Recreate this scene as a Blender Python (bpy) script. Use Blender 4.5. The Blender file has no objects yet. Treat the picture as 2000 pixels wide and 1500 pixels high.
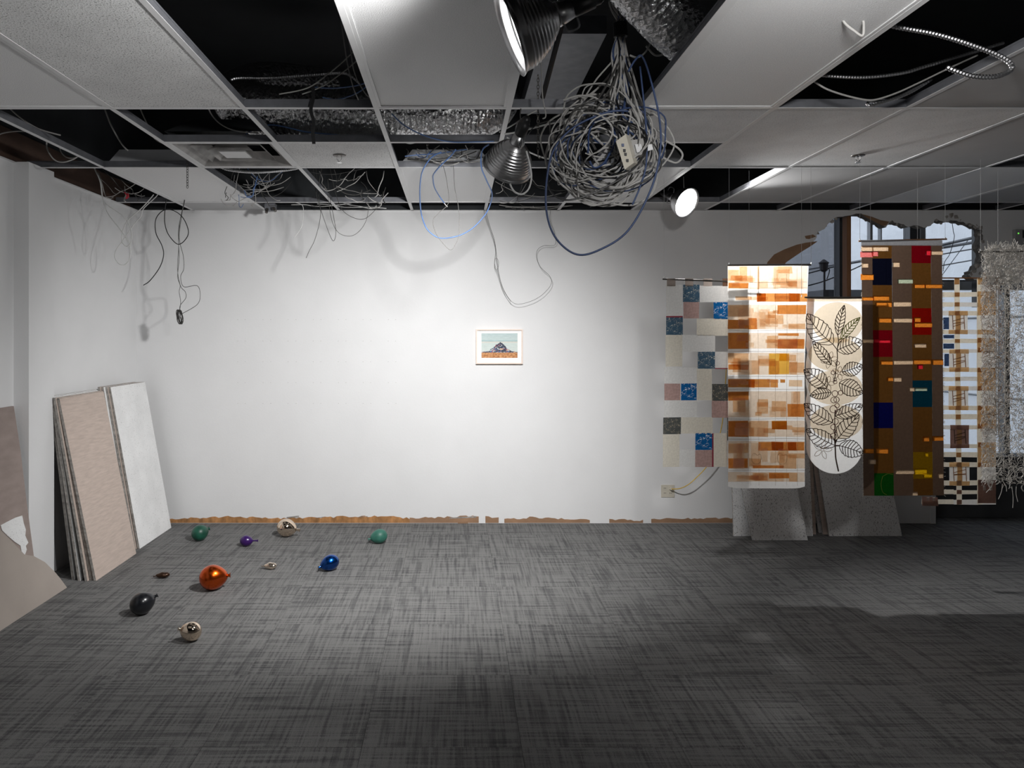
import bpy, bmesh, math, random
from mathutils import Vector, Matrix

random.seed(7)
S = bpy.context.scene
COL = S.collection

# ------------------------------------------------------------------ camera, world, exposure
F = 1464.0                    # focal length in pixels of the 2000 x 1500 frame
VX, VY = 891.0, 655.0         # where the level, forward looking axis meets the frame
EYE = 1.572
cam = bpy.data.cameras.new('camera')
cam.sensor_width = 36.0
cam.lens = 36.0 * F / 2000.0
cam.shift_x = (1000 - VX) / 2000.0
cam.shift_y = (VY - 750) / 2000.0
cam.clip_start = 0.05
camo = bpy.data.objects.new('camera', cam)
COL.objects.link(camo)
camo.location = (0, 0, EYE)
camo.rotation_euler = (math.pi / 2, 0, 0)
S.camera = camo

w = bpy.data.worlds.new('overcast_sky')
S.world = w
w.use_nodes = True
w.node_tree.nodes['Background'].inputs[0].default_value = (0.70, 0.755, 0.84, 1)
w.node_tree.nodes['Background'].inputs[1].default_value = 2.2

S.view_settings.view_transform = 'Standard'
S.view_settings.look = 'None'
S.view_settings.gamma = 1.0
S.view_settings.exposure = 0.0
S.view_settings.use_curve_mapping = False
S.cycles.use_denoising = True
S.cycles.max_bounces = 8
S.cycles.diffuse_bounces = 4
S.cycles.transparent_max_bounces = 24
S.cycles.sample_clamp_indirect = 4.0

LAMP_POWER = {'near': 92.0, 'wall': 430.0, 'far': 148.0, 'front': 62.0}  # front is an added fill lamp, the others hang in view

def W(px, py, Y):
    return Vector(((px - VX) * Y / F, Y, EYE - (py - VY) * Y / F))

def floor_at(px, py):
    Y = EYE * F / (py - VY)
    return Vector(((px - VX) * Y / F, Y, 0))

def lin(r, g, b):
    def c(v):
        v /= 255.0
        return v / 12.92 if v <= 0.04045 else ((v + 0.055) / 1.055) ** 2.4
    return (c(r), c(g), c(b))

# ------------------------------------------------------------------ materials
def _nt(name):
    m = bpy.data.materials.new(name)
    m.use_nodes = True
    nt = m.node_tree
    return m, nt, nt.nodes['Principled BSDF'], nt.nodes['Material Output']

def node(nt, typ, ins=None, **props):
    n = nt.nodes.new(typ)
    for k, v in props.items():
        setattr(n, k, v)
    for k, v in (ins or {}).items():
        if hasattr(v, 'is_output'):
            nt.links.new(v, n.inputs[k])
        else:
            n.inputs[k].default_value = v
    return n

def c4(c):
    return (c[0], c[1], c[2], 1)

def plain(name, col, rough=0.6, metal=0.0, var=0.12, scale=8.0, bump=0.0, bscale=60.0, stretch=(1, 1, 1), coat=0.0):
    m, nt, bs, out = _nt(name)
    tc = node(nt, 'ShaderNodeTexCoord')
    mp = node(nt, 'ShaderNodeMapping', {0: tc.outputs['Object'], 3: stretch})
    nz = node(nt, 'ShaderNodeTexNoise', {'Vector': mp.outputs[0], 'Scale': scale, 'Detail': 5.0})
    rp = node(nt, 'ShaderNodeMapRange', {0: nz.outputs[0], 1: 0.3, 2: 0.7, 3: 1 - var, 4: 1 + var})
    mx = node(nt, 'ShaderNodeVectorMath', {0: col, 1: (1, 1, 1)}, operation='SCALE')
    nt.links.new(rp.outputs[0], mx.inputs['Scale'])
    nt.links.new(mx.outputs[0], bs.inputs['Base Color'])
    bs.inputs['Roughness'].default_value = rough
    bs.inputs['Metallic'].default_value = metal
    bs.inputs['Coat Weight'].default_value = coat
    if bump:
        n2 = node(nt, 'ShaderNodeTexNoise', {'Vector': mp.outputs[0], 'Scale': bscale, 'Detail': 4.0})
        bp = node(nt, 'ShaderNodeBump', {'Height': n2.outputs[0], 'Strength': bump, 'Distance': 0.01})
        nt.links.new(bp.outputs[0], bs.inputs['Normal'])
    return m

def speckled(name, col, pit, scale=170.0, thr=0.64, stretch=(1, 1, 1), bump=0.35):
    """mineral fibre ceiling tile: small dark pits and short fissures"""
    m, nt, bs, out = _nt(name)
    tc = node(nt, 'ShaderNodeTexCoord')
    mp = node(nt, 'ShaderNodeMapping', {0: tc.outputs['Object'], 3: stretch})
    nz = node(nt, 'ShaderNodeTexNoise', {'Vector': mp.outputs[0], 'Scale': scale, 'Detail': 2.0, 'Roughness': 0.6})
    rp = node(nt, 'ShaderNodeMapRange', {0: nz.outputs[0], 1: thr - 0.03, 2: thr + 0.03, 3: 0.0, 4: 1.0})
    n2 = node(nt, 'ShaderNodeTexNoise', {'Vector': tc.outputs['Object'], 'Scale': 5.0, 'Detail': 4.0})
    r2 = node(nt, 'ShaderNodeMapRange', {0: n2.outputs[0], 1: 0.3, 2: 0.7, 3: 0.9, 4: 1.05})
    sc = node(nt, 'ShaderNodeVectorMath', {0: col}, operation='SCALE')
    nt.links.new(r2.outputs[0], sc.inputs['Scale'])
    mx = node(nt, 'ShaderNodeMix', {0: rp.outputs[0]}, data_type='RGBA')
    nt.links.new(sc.outputs[0], mx.inputs[6])
    mx.inputs[7].default_value = c4(pit)
    nt.links.new(mx.outputs[2], bs.inputs['Base Color'])
    bs.inputs['Roughness'].default_value = 0.9
    bp = node(nt, 'ShaderNodeBump', {'Height': nz.outputs[0], 'Strength': bump, 'Distance': 0.004})
    nt.links.new(bp.outputs[0], bs.inputs['Normal'])
    return m

def cloth(name, col, trans=0.6, sheer=0.0, var=0.12, fibre=90.0, mark=None, mark_scale=28.0, mark_w=0.035, stretch=(1, 1, 1)):
    """thin cloth: scatters on both sides, sheer = share that is open weave tinted by the cloth"""
    m, nt, bs, out = _nt(name)
    nt.nodes.remove(bs)
    tc = node(nt, 'ShaderNodeTexCoord')
    nz = node(nt, 'ShaderNodeTexNoise', {'Vector': tc.outputs['Object'], 'Scale': fibre, 'Detail': 6.0, 'Roughness': 0.65})
    rp = node(nt, 'ShaderNodeMapRange', {0: nz.outputs[0], 1: 0.3, 2: 0.7, 3: 1 - var, 4: 1 + var * 0.6})
    sc = node(nt, 'ShaderNodeVectorMath', {0: col}, operation='SCALE')
    nt.links.new(rp.outputs[0], sc.inputs['Scale'])
    colour = sc.outputs[0]
    if mark is not None:
        mp = node(nt, 'ShaderNodeMapping', {0: tc.outputs['Object'], 3: stretch})
        n2 = node(nt, 'ShaderNodeTexNoise', {'Vector': mp.outputs[0], 'Scale': mark_scale, 'Detail': 1.0})
        ab = node(nt, 'ShaderNodeMath', {0: n2.outputs[0], 1: 0.5}, operation='SUBTRACT')
        a2 = node(nt, 'ShaderNodeMath', {0: ab.outputs[0]}, operation='ABSOLUTE')
        lt = node(nt, 'ShaderNodeMapRange', {0: a2.outputs[0], 1: mark_w * 0.3, 2: mark_w, 3: 1.0, 4: 0.0})
        n3 = node(nt, 'ShaderNodeTexNoise', {'Vector': tc.outputs['Object'], 'Scale': mark_scale * 0.6, 'Detail': 0.0})
        g = node(nt, 'ShaderNodeMapRange', {0: n3.outputs[0], 1: 0.45, 2: 0.52, 3: 0.0, 4: 1.0})
        mm = node(nt, 'ShaderNodeMath', {0: lt.outputs[0], 1: g.outputs[0]}, operation='MULTIPLY')
        mx = node(nt, 'ShaderNodeMix', {0: mm.outputs[0]}, data_type='RGBA')
        nt.links.new(colour, mx.inputs[6])
        mx.inputs[7].default_value = c4(mark)
        colour = mx.outputs[2]
    d = node(nt, 'ShaderNodeBsdfDiffuse', {0: colour})
    t = node(nt, 'ShaderNodeBsdfTranslucent', {0: colour})
    mix = node(nt, 'ShaderNodeMixShader', {0: trans, 1: d.outputs[0], 2: t.outputs[0]})
    last = mix.outputs[0]
    if sheer > 0:
        tr = node(nt, 'ShaderNodeBsdfTransparent', {0: colour})
        m2 = node(nt, 'ShaderNodeMixShader', {0: sheer, 1: last, 2: tr.outputs[0]})
        last = m2.outputs[0]
    nt.links.new(last, out.inputs[0])
    return m

def carpet_material():
    m, nt, bs, out = _nt('grey_woven_carpet')
    tc = node(nt, 'ShaderNodeTexCoord')
    oi = node(nt, 'ShaderNodeObjectInfo')
    off = node(nt, 'ShaderNodeVectorMath', {0: (37.0, 61.0, 0.0)}, operation='SCALE')
    nt.links.new(oi.outputs['Random'], off.inputs['Scale'])
    pos = node(nt, 'ShaderNodeVectorMath', {0: tc.outputs['Object'], 1: off.outputs[0]}, operation='ADD')
    def streak(sx, sy, lo, hi, det=3.0):
        mp = node(nt, 'ShaderNodeMapping', {0: pos.outputs[0], 3: (sx, sy, 1)})
        n = node(nt, 'ShaderNodeTexNoise', {'Vector': mp.outputs[0], 'Scale': 1.0, 'Detail': det, 'Roughness': 0.6})
        return node(nt, 'ShaderNodeMapRange', {0: n.outputs[0], 1: lo, 2: hi, 3: 0.0, 4: 1.0}).outputs[0]
    a = streak(75, 2.4, 0.34, 0.68)          # threads running one way
    b = streak(2.4, 75, 0.34, 0.68)          # threads running the other way
    c = streak(24, 1.8, 0.32, 0.48, 1.0)     # broad dark bars
    d = streak(1.8, 26, 0.32, 0.48, 1.0)
    wv = streak(330, 330, 0.3, 0.7, 0.0)     # weave
    ab = node(nt, 'ShaderNodeMath', {0: a, 1: b}, operation='ADD')
    cd = node(nt, 'ShaderNodeMath', {0: c, 1: d}, operation='MULTIPLY')
    cd2 = node(nt, 'ShaderNodeMapRange', {0: cd.outputs[0], 3: 0.5, 4: 1.0})
    v = node(nt, 'ShaderNodeMath', {0: ab.outputs[0], 1: cd2.outputs[0]}, operation='MULTIPLY')
    wv2 = node(nt, 'ShaderNodeMapRange', {0: wv, 3: 0.55, 4: 1.35})
    v2 = node(nt, 'ShaderNodeMath', {0: v.outputs[0], 1: wv2.outputs[0]}, operation='MULTIPLY')
    rp = node(nt, 'ShaderNodeValToRGB', {0: v2.outputs[0]})
    rp.color_ramp.elements[0].position = 0.12
    rp.color_ramp.elements[0].color = (0.066, 0.066, 0.068, 1)
    rp.color_ramp.elements[1].position = 1.0
    rp.color_ramp.elements[1].color = (0.185, 0.183, 0.180, 1)
    nt.links.new(rp.outputs[0], bs.inputs['Base Color'])
    bs.inputs['Roughness'].default_value = 0.95
    bs.inputs['Specular IOR Level'].default_value = 0.15
    bp = node(nt, 'ShaderNodeBump', {'Height': v2.outputs[0], 'Strength': 0.2, 'Distance': 0.003})
    nt.links.new(bp.outputs[0], bs.inputs['Normal'])
    return m

def foil_material():
    m, nt, bs, out = _nt('crinkled_foil')
    tc = node(nt, 'ShaderNodeTexCoord')
    nz = node(nt, 'ShaderNodeTexVoronoi', {'Vector': tc.outputs['Object'], 'Scale': 42.0})
    n2 = node(nt, 'ShaderNodeTexNoise', {'Vector': tc.outputs['Object'], 'Scale': 60.0, 'Detail': 4.0})
    ad = node(nt, 'ShaderNodeMath', {0: nz.outputs[0], 1: n2.outputs[0]}, operation='ADD')
    bp = node(nt, 'ShaderNodeBump', {'Height': ad.outputs[0], 'Strength': 0.5, 'Distance': 0.02})
    bs.inputs['Base Color'].default_value = (0.92, 0.92, 0.93, 1)
    bs.inputs['Metallic'].default_value = 1.0
    bs.inputs['Roughness'].default_value = 0.27
    nt.links.new(bp.outputs[0], bs.inputs['Normal'])
    return m

def emit(name, col, st):
    m, nt, bs, out = _nt(name)
    bs.inputs['Base Color'].default_value = c4(col)
    bs.inputs['Emission Color'].default_value = c4(col)
    bs.inputs['Emission Strength'].default_value = st
    return m

def pane_material(name, tint):
    m, nt, bs, out = _nt(name)
    nt.nodes.remove(bs)
    tr = node(nt, 'ShaderNodeBsdfTransparent', {0: c4(tint)})
    gl = node(nt, 'ShaderNodeBsdfGlossy', {0: (1, 1, 1, 1), 1: 0.02})
    mx = node(nt, 'ShaderNodeMixShader', {0: 0.05, 1: tr.outputs[0], 2: gl.outputs[0]})
    nt.links.new(mx.outputs[0], out.inputs[0])
    return m

def picture_material():
    """small landscape print: pale sky, dark heap of debris, ochre ground (generated coordinates)"""
    m, nt, bs, out = _nt('landscape_print')
    tc = node(nt, 'ShaderNodeTexCoord')
    sp = node(nt, 'ShaderNodeSeparateXYZ', {0: tc.outputs['Generated']})
    x, z = sp.outputs[0], sp.outputs[2]
    mp = node(nt, 'ShaderNodeMapping', {0: tc.outputs['Generated'], 3: (3, 1, 14)})
    nz = node(nt, 'ShaderNodeTexNoise', {'Vector': mp.outputs[0], 'Scale': 2.2, 'Detail': 4.0})
    sky = node(nt, 'ShaderNodeValToRGB', {0: z})
    e = sky.color_ramp.elements
    e[0].position = 0.22; e[0].color = c4(lin(205, 215, 210))
    e[1].position = 1.0; e[1].color = c4(lin(178, 200, 200))
    for p_, c_ in ((0.58, lin(200, 215, 210)), (0.645, lin(214, 208, 196)), (0.69, lin(140, 184, 188)), (0.73, lin(190, 208, 206))):
        k = e.new(p_); k.color = c4(c_)
    skn = node(nt, 'ShaderNodeMix', {0: 0.25}, data_type='RGBA')
    nt.links.new(sky.outputs[0], skn.inputs[6]); nt.links.new(nz.outputs[0], skn.inputs[7])
    # heap height over x
    hp = node(nt, 'ShaderNodeValToRGB', {0: x})
    h = hp.color_ramp.elements
    h[0].position = 0.0; h[0].color = (0.25, 0.25, 0.25, 1)
    h[1].position = 1.0; h[1].color = (0.25, 0.25, 0.25, 1)
    for p_, v_ in ((0.2, 0.27), (0.30, 0.40), (0.45, 0.58), (0.53, 0.645), (0.60, 0.56), (0.75, 0.34), (0.85, 0.27)):
        k = h.new(p_); k.color = (v_, v_, v_, 1)
    n4 = node(nt, 'ShaderNodeTexNoise', {'Vector': tc.outputs['Generated'], 'Scale': 16.0, 'Detail': 3.0})
    jit = node(nt, 'ShaderNodeMapRange', {0: n4.outputs[0], 3: -0.06, 4: 0.06})
    hh = node(nt, 'ShaderNodeMath', {0: hp.outputs[0], 1: jit.outputs[0]}, operation='ADD')
    ish = node(nt, 'ShaderNodeMath', {0: z, 1: hh.outputs[0]}, operation='LESS_THAN')
    vo = node(nt, 'ShaderNodeTexVoronoi', {'Vector': tc.outputs['Generated'], 'Scale': 26.0})
    sv = node(nt, 'ShaderNodeSeparateColor', {0: vo.outputs['Color']})
    hc = node(nt, 'ShaderNodeValToRGB', {0: sv.outputs[0]})
    hc.color_ramp.interpolation = 'CONSTANT'
    q = hc.color_ramp.elements
    q[0].position = 0; q[0].color = c4(lin(58, 66, 84))
    q[1].position = 0.3; q[1].color = c4(lin(96, 104, 120))
    for p_, c_ in ((0.5, lin(180, 184, 190)), (0.66, lin(60, 60, 72)), (0.8, lin(150, 84, 100)), (0.88, lin(208, 176, 150)), (0.95, lin(70, 110, 160))):
        k = q.new(p_); k.color = c4(c_)
    m1 = node(nt, 'ShaderNodeMix', {0: ish.outputs[0]}, data_type='RGBA')
    nt.links.new(skn.outputs[2], m1.inputs[6]); nt.links.new(hc.outputs[0], m1.inputs[7])
    isg = node(nt, 'ShaderNodeMath', {0: z, 1: 0.215}, operation='LESS_THAN')
    gc = node(nt, 'ShaderNodeValToRGB', {0: n4.outputs[0]})
    gc.color_ramp.elements[0].color = c4(lin(160, 100, 58)); gc.color_ramp.elements[0].position = 0.35
    gc.color_ramp.elements[1].color = c4(lin(214, 160, 112)); gc.color_ramp.elements[1].position = 0.65
    m2 = node(nt, 'ShaderNodeMix', {0: isg.outputs[0]}, data_type='RGBA')
    nt.links.new(m1.outputs[2], m2.inputs[6]); nt.links.new(gc.outputs[0], m2.inputs[7])
    nt.links.new(m2.outputs[2], bs.inputs['Base Color'])
    bs.inputs['Roughness'].default_value = 0.8
    return m

M = {}
M['wall'] = plain('white_wall_paint', (0.74, 0.74, 0.745), 0.75, var=0.02, scale=3, bump=0.05, bscale=90)
M['grey_wall'] = plain('grey_wall_paint', (0.34, 0.34, 0.345), 0.8, var=0.05, scale=3)
M['black'] = plain('black_deck_paint', (0.012, 0.013, 0.015), 0.85, var=0.2, scale=3)
M['plenum'] = plain('dark_plenum_wall', (0.03, 0.033, 0.037), 0.85, var=0.25, scale=3)
M['carpet'] = carpet_material()
M['tee'] = plain('white_painted_steel', (0.72, 0.72, 0.725), 0.45, var=0.03)
M['tee_web'] = plain('grey_galvanised_steel', (0.20, 0.205, 0.225), 0.5, 0.4, var=0.15, scale=14)
M['tile'] = speckled('fissured_ceiling_tile', (0.84, 0.84, 0.84), (0.17, 0.17, 0.17), 150, 0.62)
M['tile2'] = speckled('fine_fissured_ceiling_tile', (0.70, 0.70, 0.705), (0.20, 0.20, 0.20), 120, 0.64, (1, 2.6, 1))
M['smooth_tile'] = plain('smooth_ceiling_tile', (0.46, 0.46, 0.465), 0.85, var=0.05, scale=3)
M['tile_back'] = plain('tan_tile_back', lin(190, 174, 164), 0.9, var=0.10, scale=5, stretch=(1, 2, 16), bump=0.2, bscale=30)
M['tile_front'] = speckled('white_pitted_tile', (0.80, 0.80, 0.80), (0.42, 0.42, 0.42), 130, 0.66)
M['tile_front_r'] = speckled('grey_white_pitted_tile', (0.66, 0.66, 0.665), (0.13, 0.13, 0.13), 105, 0.62, (1.9, 1, 0.7))
M['tile_core'] = plain('tile_edge_core', (0.30, 0.28, 0.26), 0.9, var=0.4, scale=40, bump=0.5)
M['brown_board'] = plain('brown_paper_board', lin(150, 136, 130), 0.9, var=0.10, scale=4, stretch=(1, 2, 5))
M['grey_board'] = plain('grey_paper_board', lin(168, 158, 150), 0.9, var=0.08, scale=3)
M['lens'] = plain('prismatic_lens', (0.76, 0.76, 0.765), 0.5, var=0.10, scale=260, bump=0.3, bscale=220)
M['housing'] = plain('white_fixture_steel', (0.55, 0.56, 0.58), 0.4, var=0.05)
M['alu'] = plain('spun_aluminium', (0.62, 0.62, 0.63), 0.30, 1.0, var=0.08, scale=20)
M['foil'] = foil_material()
M['conduit'] = plain('armoured_conduit_steel', (0.55, 0.55, 0.56), 0.35, 1.0, var=0.1)
M['black_plastic'] = plain('black_plastic', (0.012, 0.012, 0.013), 0.45, var=0.1)
M['cable_grey'] = plain('grey_cable', (0.42, 0.41, 0.395), 0.55, var=0.08)
M['cable_white'] = plain('white_cable', (0.68, 0.68, 0.67), 0.5, var=0.05)
M['cable_dark'] = plain('dark_cable', (0.055, 0.053, 0.05), 0.5, var=0.1)
M['cable_black'] = plain('black_cable', (0.008, 0.008, 0.009), 0.45, var=0.1)
M['cable_blue'] = plain('navy_cable', lin(52, 70, 108), 0.5, var=0.08)
M['cable_lightblue'] = plain('pale_blue_cable', lin(92, 124, 178), 0.5, var=0.08)
M['cable_yellow'] = plain('yellow_cord', lin(206, 170, 60), 0.5, var=0.05)
M['wire'] = plain('steel_wire', (0.75, 0.75, 0.75), 0.3, 1.0, var=0.05)
M['chain'] = plain('chain_steel', (0.16, 0.15, 0.14), 0.4, 0.9, var=0.2)
M['wood'] = plain('pale_maple', lin(226, 208, 196), 0.5, var=0.05, scale=6, stretch=(1, 1, 6))
M['stud_wood'] = plain('brown_stud_wood', lin(140, 98, 66), 0.7, var=0.15, scale=8, stretch=(4, 4, 0.4))
M['paper'] = plain('white_mat_board', (0.86, 0.86, 0.85), 0.8, var=0.01)
M['print'] = picture_material()
M['kraft'] = plain('torn_kraft_paper', lin(150, 118, 92), 0.9, var=0.16, scale=9)
M['kraft_orange'] = plain('old_glue_and_paper', lin(166, 120, 76), 0.9, var=0.4, scale=24, bump=0.4, bscale=40, stretch=(1, 1, 0.5))
M['plaster'] = plain('broken_plaster', (0.42, 0.39, 0.36), 0.95, var=0.45, scale=22, bump=0.6)
M['brown_gypsum'] = plain('brown_gypsum_paper', lin(84, 64, 54), 0.9, var=0.25, scale=3, stretch=(1, 1, 4))
M['outlet'] = plain('ivory_outlet_plastic', lin(206, 200, 186), 0.4, var=0.02)
M['slot'] = plain('dark_slot', (0.02, 0.02, 0.02), 0.6)
M['strap'] = plain('black_tape', (0.015, 0.015, 0.016), 0.5)
M['mullion'] = plain('dark_bronze_mullion', (0.045, 0.047, 0.05), 0.4, 0.3, var=0.1)
M['mullion_grey'] = plain('grey_mullion', (0.20, 0.205, 0.21), 0.4, 0.3, var=0.1)
M['bulkhead'] = plain('dark_grey_bulkhead', (0.075, 0.077, 0.082), 0.8, var=0.15, scale=4)
M['asphalt'] = plain('grey_asphalt', (0.16, 0.165, 0.17), 0.95, var=0.2, scale=12)
M['pane'] = pane_material('clear_window_glass', (0.86, 0.88, 0.90))
M['pane_dark'] = pane_material('grey_tinted_glass', (0.46, 0.47, 0.49))
M['block'] = plain('white_painted_block', (0.78, 0.79, 0.80), 0.85, var=0.06, scale=4, bump=0.3, bscale=30)
M['green_led'] = emit('green_led', (0.2, 1.0, 0.1), 1.2)
M['red_plastic'] = plain('red_plastic', lin(200, 40, 60), 0.5)
M['bulb'] = emit('lit_bulb', (1.0, 0.99, 0.97), 40.0)

# ------------------------------------------------------------------ mesh helpers
LOC = {}          # world position of every object that has children

class MB:
    def __init__(s):
        s.v, s.f = [], []
    def add(s, vs, fs):
        n = len(s.v)
        s.v += [Vector(a) for a in vs]
        s.f += [tuple(i + n for i in f) for f in fs]
        return s
    def box(s, x0, x1, y0, y1, z0, z1):
        return s.add([(x0, y0, z0), (x1, y0, z0), (x1, y1, z0), (x0, y1, z0), (x0, y0, z1), (x1, y0, z1), (x1, y1, z1), (x0, y1, z1)],
                     [(0, 3, 2, 1), (4, 5, 6, 7), (0, 1, 5, 4), (1, 2, 6, 5), (2, 3, 7, 6), (3, 0, 4, 7)])
    def hexa(s, a, b, c, d, off):
        """slab on the quad a b c d, thickness vector off"""
        q = [Vector(a), Vector(b), Vector(c), Vector(d)]
        return s.add(q + [p + Vector(off) for p in q],
                     [(0, 1, 2, 3), (7, 6, 5, 4), (0, 4, 5, 1), (1, 5, 6, 2), (2, 6, 7, 3), (3, 7, 4, 0)])
    def prism(s, pts, off):
        n = len(pts)
        q = [Vector(p) for p in pts]
        return s.add(q + [p + Vector(off) for p in q],
                     [tuple(range(n)), tuple(range(2 * n - 1, n - 1, -1))] + [(i, (i + n), (i + 1) % n + n, (i + 1) % n) for i in range(n)])
    def tube(s, pts, r, sides=6, closed=False, radii=None):
        P = [Vector(p) for p in pts]
        n = len(P)
        if n < 2:
            return s
        up = None
        rings = []
        for i in range(n):
            if closed:
                t = P[(i + 1) % n] - P[i - 1]
            else:
                t = P[min(i + 1, n - 1)] - P[max(i - 1, 0)]
            if t.length < 1e-9:
                t = Vector((0, 0, 1))
            t.normalize()
            if up is None:
                up = Vector((0, 0, 1)) if abs(t.z) < 0.9 else Vector((1, 0, 0))
            a = t.cross(up)
            if a.length < 1e-6:
                a = t.cross(Vector((1, 0, 0)))
            a.normalize()
            b = a.cross(t).normalized()
            up = b
            rr = radii[i] if radii else r
            rings.append([P[i] + (a * math.cos(2 * math.pi * k / sides) + b * math.sin(2 * math.pi * k / sides)) * rr for k in range(sides)])
        vs = [p for ring in rings for p in ring]
        fs = []
        m = n if closed else n - 1
        for i in range(m):
            j = (i + 1) % n
            for k in range(sides):
                l = (k + 1) % sides
                fs.append((i * sides + k, i * sides + l, j * sides + l, j * sides + k))
        if not closed:
            fs.append(tuple(range(sides - 1, -1, -1)))
            fs.append(tuple((n - 1) * sides + k for k in range(sides)))
        return s.add(vs, fs)
    def lathe(s, prof, origin, axis, sides=32, cap0=False, cap1=False):
        """prof: list of (distance along axis, radius)"""
        ax = Vector(axis).normalized()
        u = ax.cross(Vector((0, 0, 1)))
        if u.length < 1e-4:
            u = ax.cross(Vector((1, 0, 0)))
        u.normalize()
        v = ax.cross(u).normalized()
        o = Vector(origin)
        vs, fs = [], []
        for t, r in prof:
            for k in range(sides):
                an = 2 * math.pi * k / sides
                vs.append(o + ax * t + (u * math.cos(an) + v * math.sin(an)) * r)
        for i in range(len(prof) - 1):
            for k in range(sides):
                l = (k + 1) % sides
                fs.append((i * sides + k, (i + 1) * sides + k, (i + 1) * sides + l, i * sides + l))
        if cap0:
            fs.append(tuple(range(sides)))
        if cap1:
            fs.append(tuple((len(prof) - 1) * sides + k for k in range(sides - 1, -1, -1)))
        return s.add(vs, fs)
    def build(s, name, mat, parent=None, smooth=False):
        xs = [p.x for p in s.v]; ys = [p.y for p in s.v]; zs = [p.z for p in s.v]
        base = Vector(((min(xs) + max(xs)) / 2, (min(ys) + max(ys)) / 2, min(zs)))
        me = bpy.data.meshes.new(name)
        me.from_pydata([tuple(p - base) for p in s.v], [], s.f)
        me.materials.append(M[mat] if isinstance(mat, str) else mat)
        if smooth:
            me.polygons.foreach_set('use_smooth', [True] * len(me.polygons))
        me.update()
        o = bpy.data.objects.new(name, me)
        COL.objects.link(o)
        if parent is not None:
            o.parent = parent
            o.location = base - LOC[parent.name]
        else:
            o.location = base
        LOC[o.name] = base
        return o

def tag(o, label=None, cat=None, group=None, kind=None):
    if label: o['label'] = label
    if cat: o['category'] = cat
    if group: o['group'] = group
    if kind: o['kind'] = kind
    return o

def thing(name, label, cat, loc, group=None, kind=None):
    o = bpy.data.objects.new(name, None)
    o.empty_display_size = 0.05
    COL.objects.link(o)
    o.location = Vector(loc)
    LOC[o.name] = Vector(loc)
    return tag(o, label, cat, group, kind)

def spline(pts, n=8, closed=False):
    P = [Vector(p) for p in pts]
    if len(P) < 3:
        return P
    out = []
    m = len(P)
    rng = range(m) if closed else range(m - 1)
    for i in rng:
        if closed:
            p0, p1, p2, p3 = P[i - 1], P[i], P[(i + 1) % m], P[(i + 2) % m]
        else:
            p0, p1, p2, p3 = P[max(i - 1, 0)], P[i], P[i + 1], P[min(i + 2, m - 1)]
        for k in range(n):
            t = k / n
            out.append(0.5 * ((2 * p1) + (p2 - p0) * t + (2 * p0 - 5 * p1 + 4 * p2 - p3) * t * t + (3 * p1 - p0 - 3 * p2 + p3) * t ** 3))
    if not closed:
        out.append(P[-1])
    return out

def pxpath(pts, Y):
    out = []
    for p in pts:
        out.append(W(p[0], p[1], p[2] if len(p) > 2 else Y))
    return out

# ------------------------------------------------------------------ the room shell
YB = 6.27                     # back wall, front face
ZC = EYE + 1.045              # suspended ceiling plane
XL = -2.675                   # left wall
XR = 6.2
YF = -3.0
ZD = 3.75                     # deck above the open ceiling

b = MB(); b.box(XL - 0.1, XR + 0.1, YF - 0.1, 6.75, -0.12, -0.006)
floor = tag(b.build('floor', 'carpet'), kind='structure')
TW = 0.6096
base_tile = None
x_off = W(987, 1260, EYE * F / (1260 - VY)).x
k0 = int(math.floor((XL - x_off) / TW))
nt_ = 0
for i in range(k0, k0 + 14):
    for j in range(7):
        xa, xb = x_off + i * TW, x_off + (i + 1) * TW
        ya, yb = 4.08 - 3 * TW + j * TW, 4.08 - 2 * TW + j * TW
        xa2, xb2, yb2 = max(xa, XL), min(xb, XR), min(yb, YB + 0.1)
        if xb2 - xa2 < 0.05 or yb2 - ya < 0.05:
            continue
        full = (xa2 == xa and xb2 == xb and yb2 == yb)
        if full and base_tile is not None:
            o = base_tile.copy(); COL.objects.link(o); o.parent = floor
            o.location = Vector(((xa + xb) / 2, (ya + yb) / 2, -0.006)) - LOC[floor.name]
            o.rotation_euler = (0, 0, random.choice((0, 1, 2, 3)) * math.pi / 2)
        else:
            g = 0.0006
            mb = MB(); mb.box(xa2 + g, xb2 - g, ya + g, yb2 - g, -0.006, 0.0)
            o = mb.build('carpet_tile', 'carpet', floor)
            if full and base_tile is None:
                base_tile = o

# back wall with the torn opening
def jag(pts, amp, n):
    out = []
    for a, c in zip(pts[:-1], pts[1:]):
        out.append(a)
        for k in range(1, n):
            t = k / n
            out.append((a[0] + (c[0] - a[0]) * t + random.uniform(-amp, amp), a[1] + (c[1] - a[1]) * t + random.uniform(-amp, amp)))
    out.append(pts[-1])
    return out
hole_left = [(1550, 690), (1536, 600), (1530, 517), (1548, 503), (1570, 486), (1592, 468), (1598, 452), (1611, 447), (1623, 431), (1634, 424), (1650, 422), (1682, 417)]
hole_top = [(1682, 417), (1700, 426), (1718, 436), (1731, 444), (1741, 431), (1752, 436), (1768, 441), (1800, 443), (1818, 441), (1829, 427), (1846, 434), (1868, 431), (1890, 436), (1904, 441)]
hole_right = [(1904, 441), (1917, 446), (1920, 460), (1914, 478), (1921, 492), (1919, 512), (1908, 524), (1898, 530), (1894, 540), (1903, 547)]
torn = jag(hole_left, 1.6, 3) + jag(hole_top, 2.4, 4)[1:] + jag(hole_right, 2.2, 3)[1:]
ring = [Vector((XL, YB, 0)), Vector((W(1818, 0, YB).x, YB, 0)), W(1818, 690, YB)] + [W(x, y, YB) for x, y in torn]
ring += [Vector((XR, YB, W(0, 547, YB).z)), Vector((XR, YB, ZC)), Vector((XL, YB, ZC))]
b = MB(); b.prism(ring, (0, 0.1, 0))
wall_back = tag(b.build('wall_back', 'wall'), kind='structure')
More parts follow.
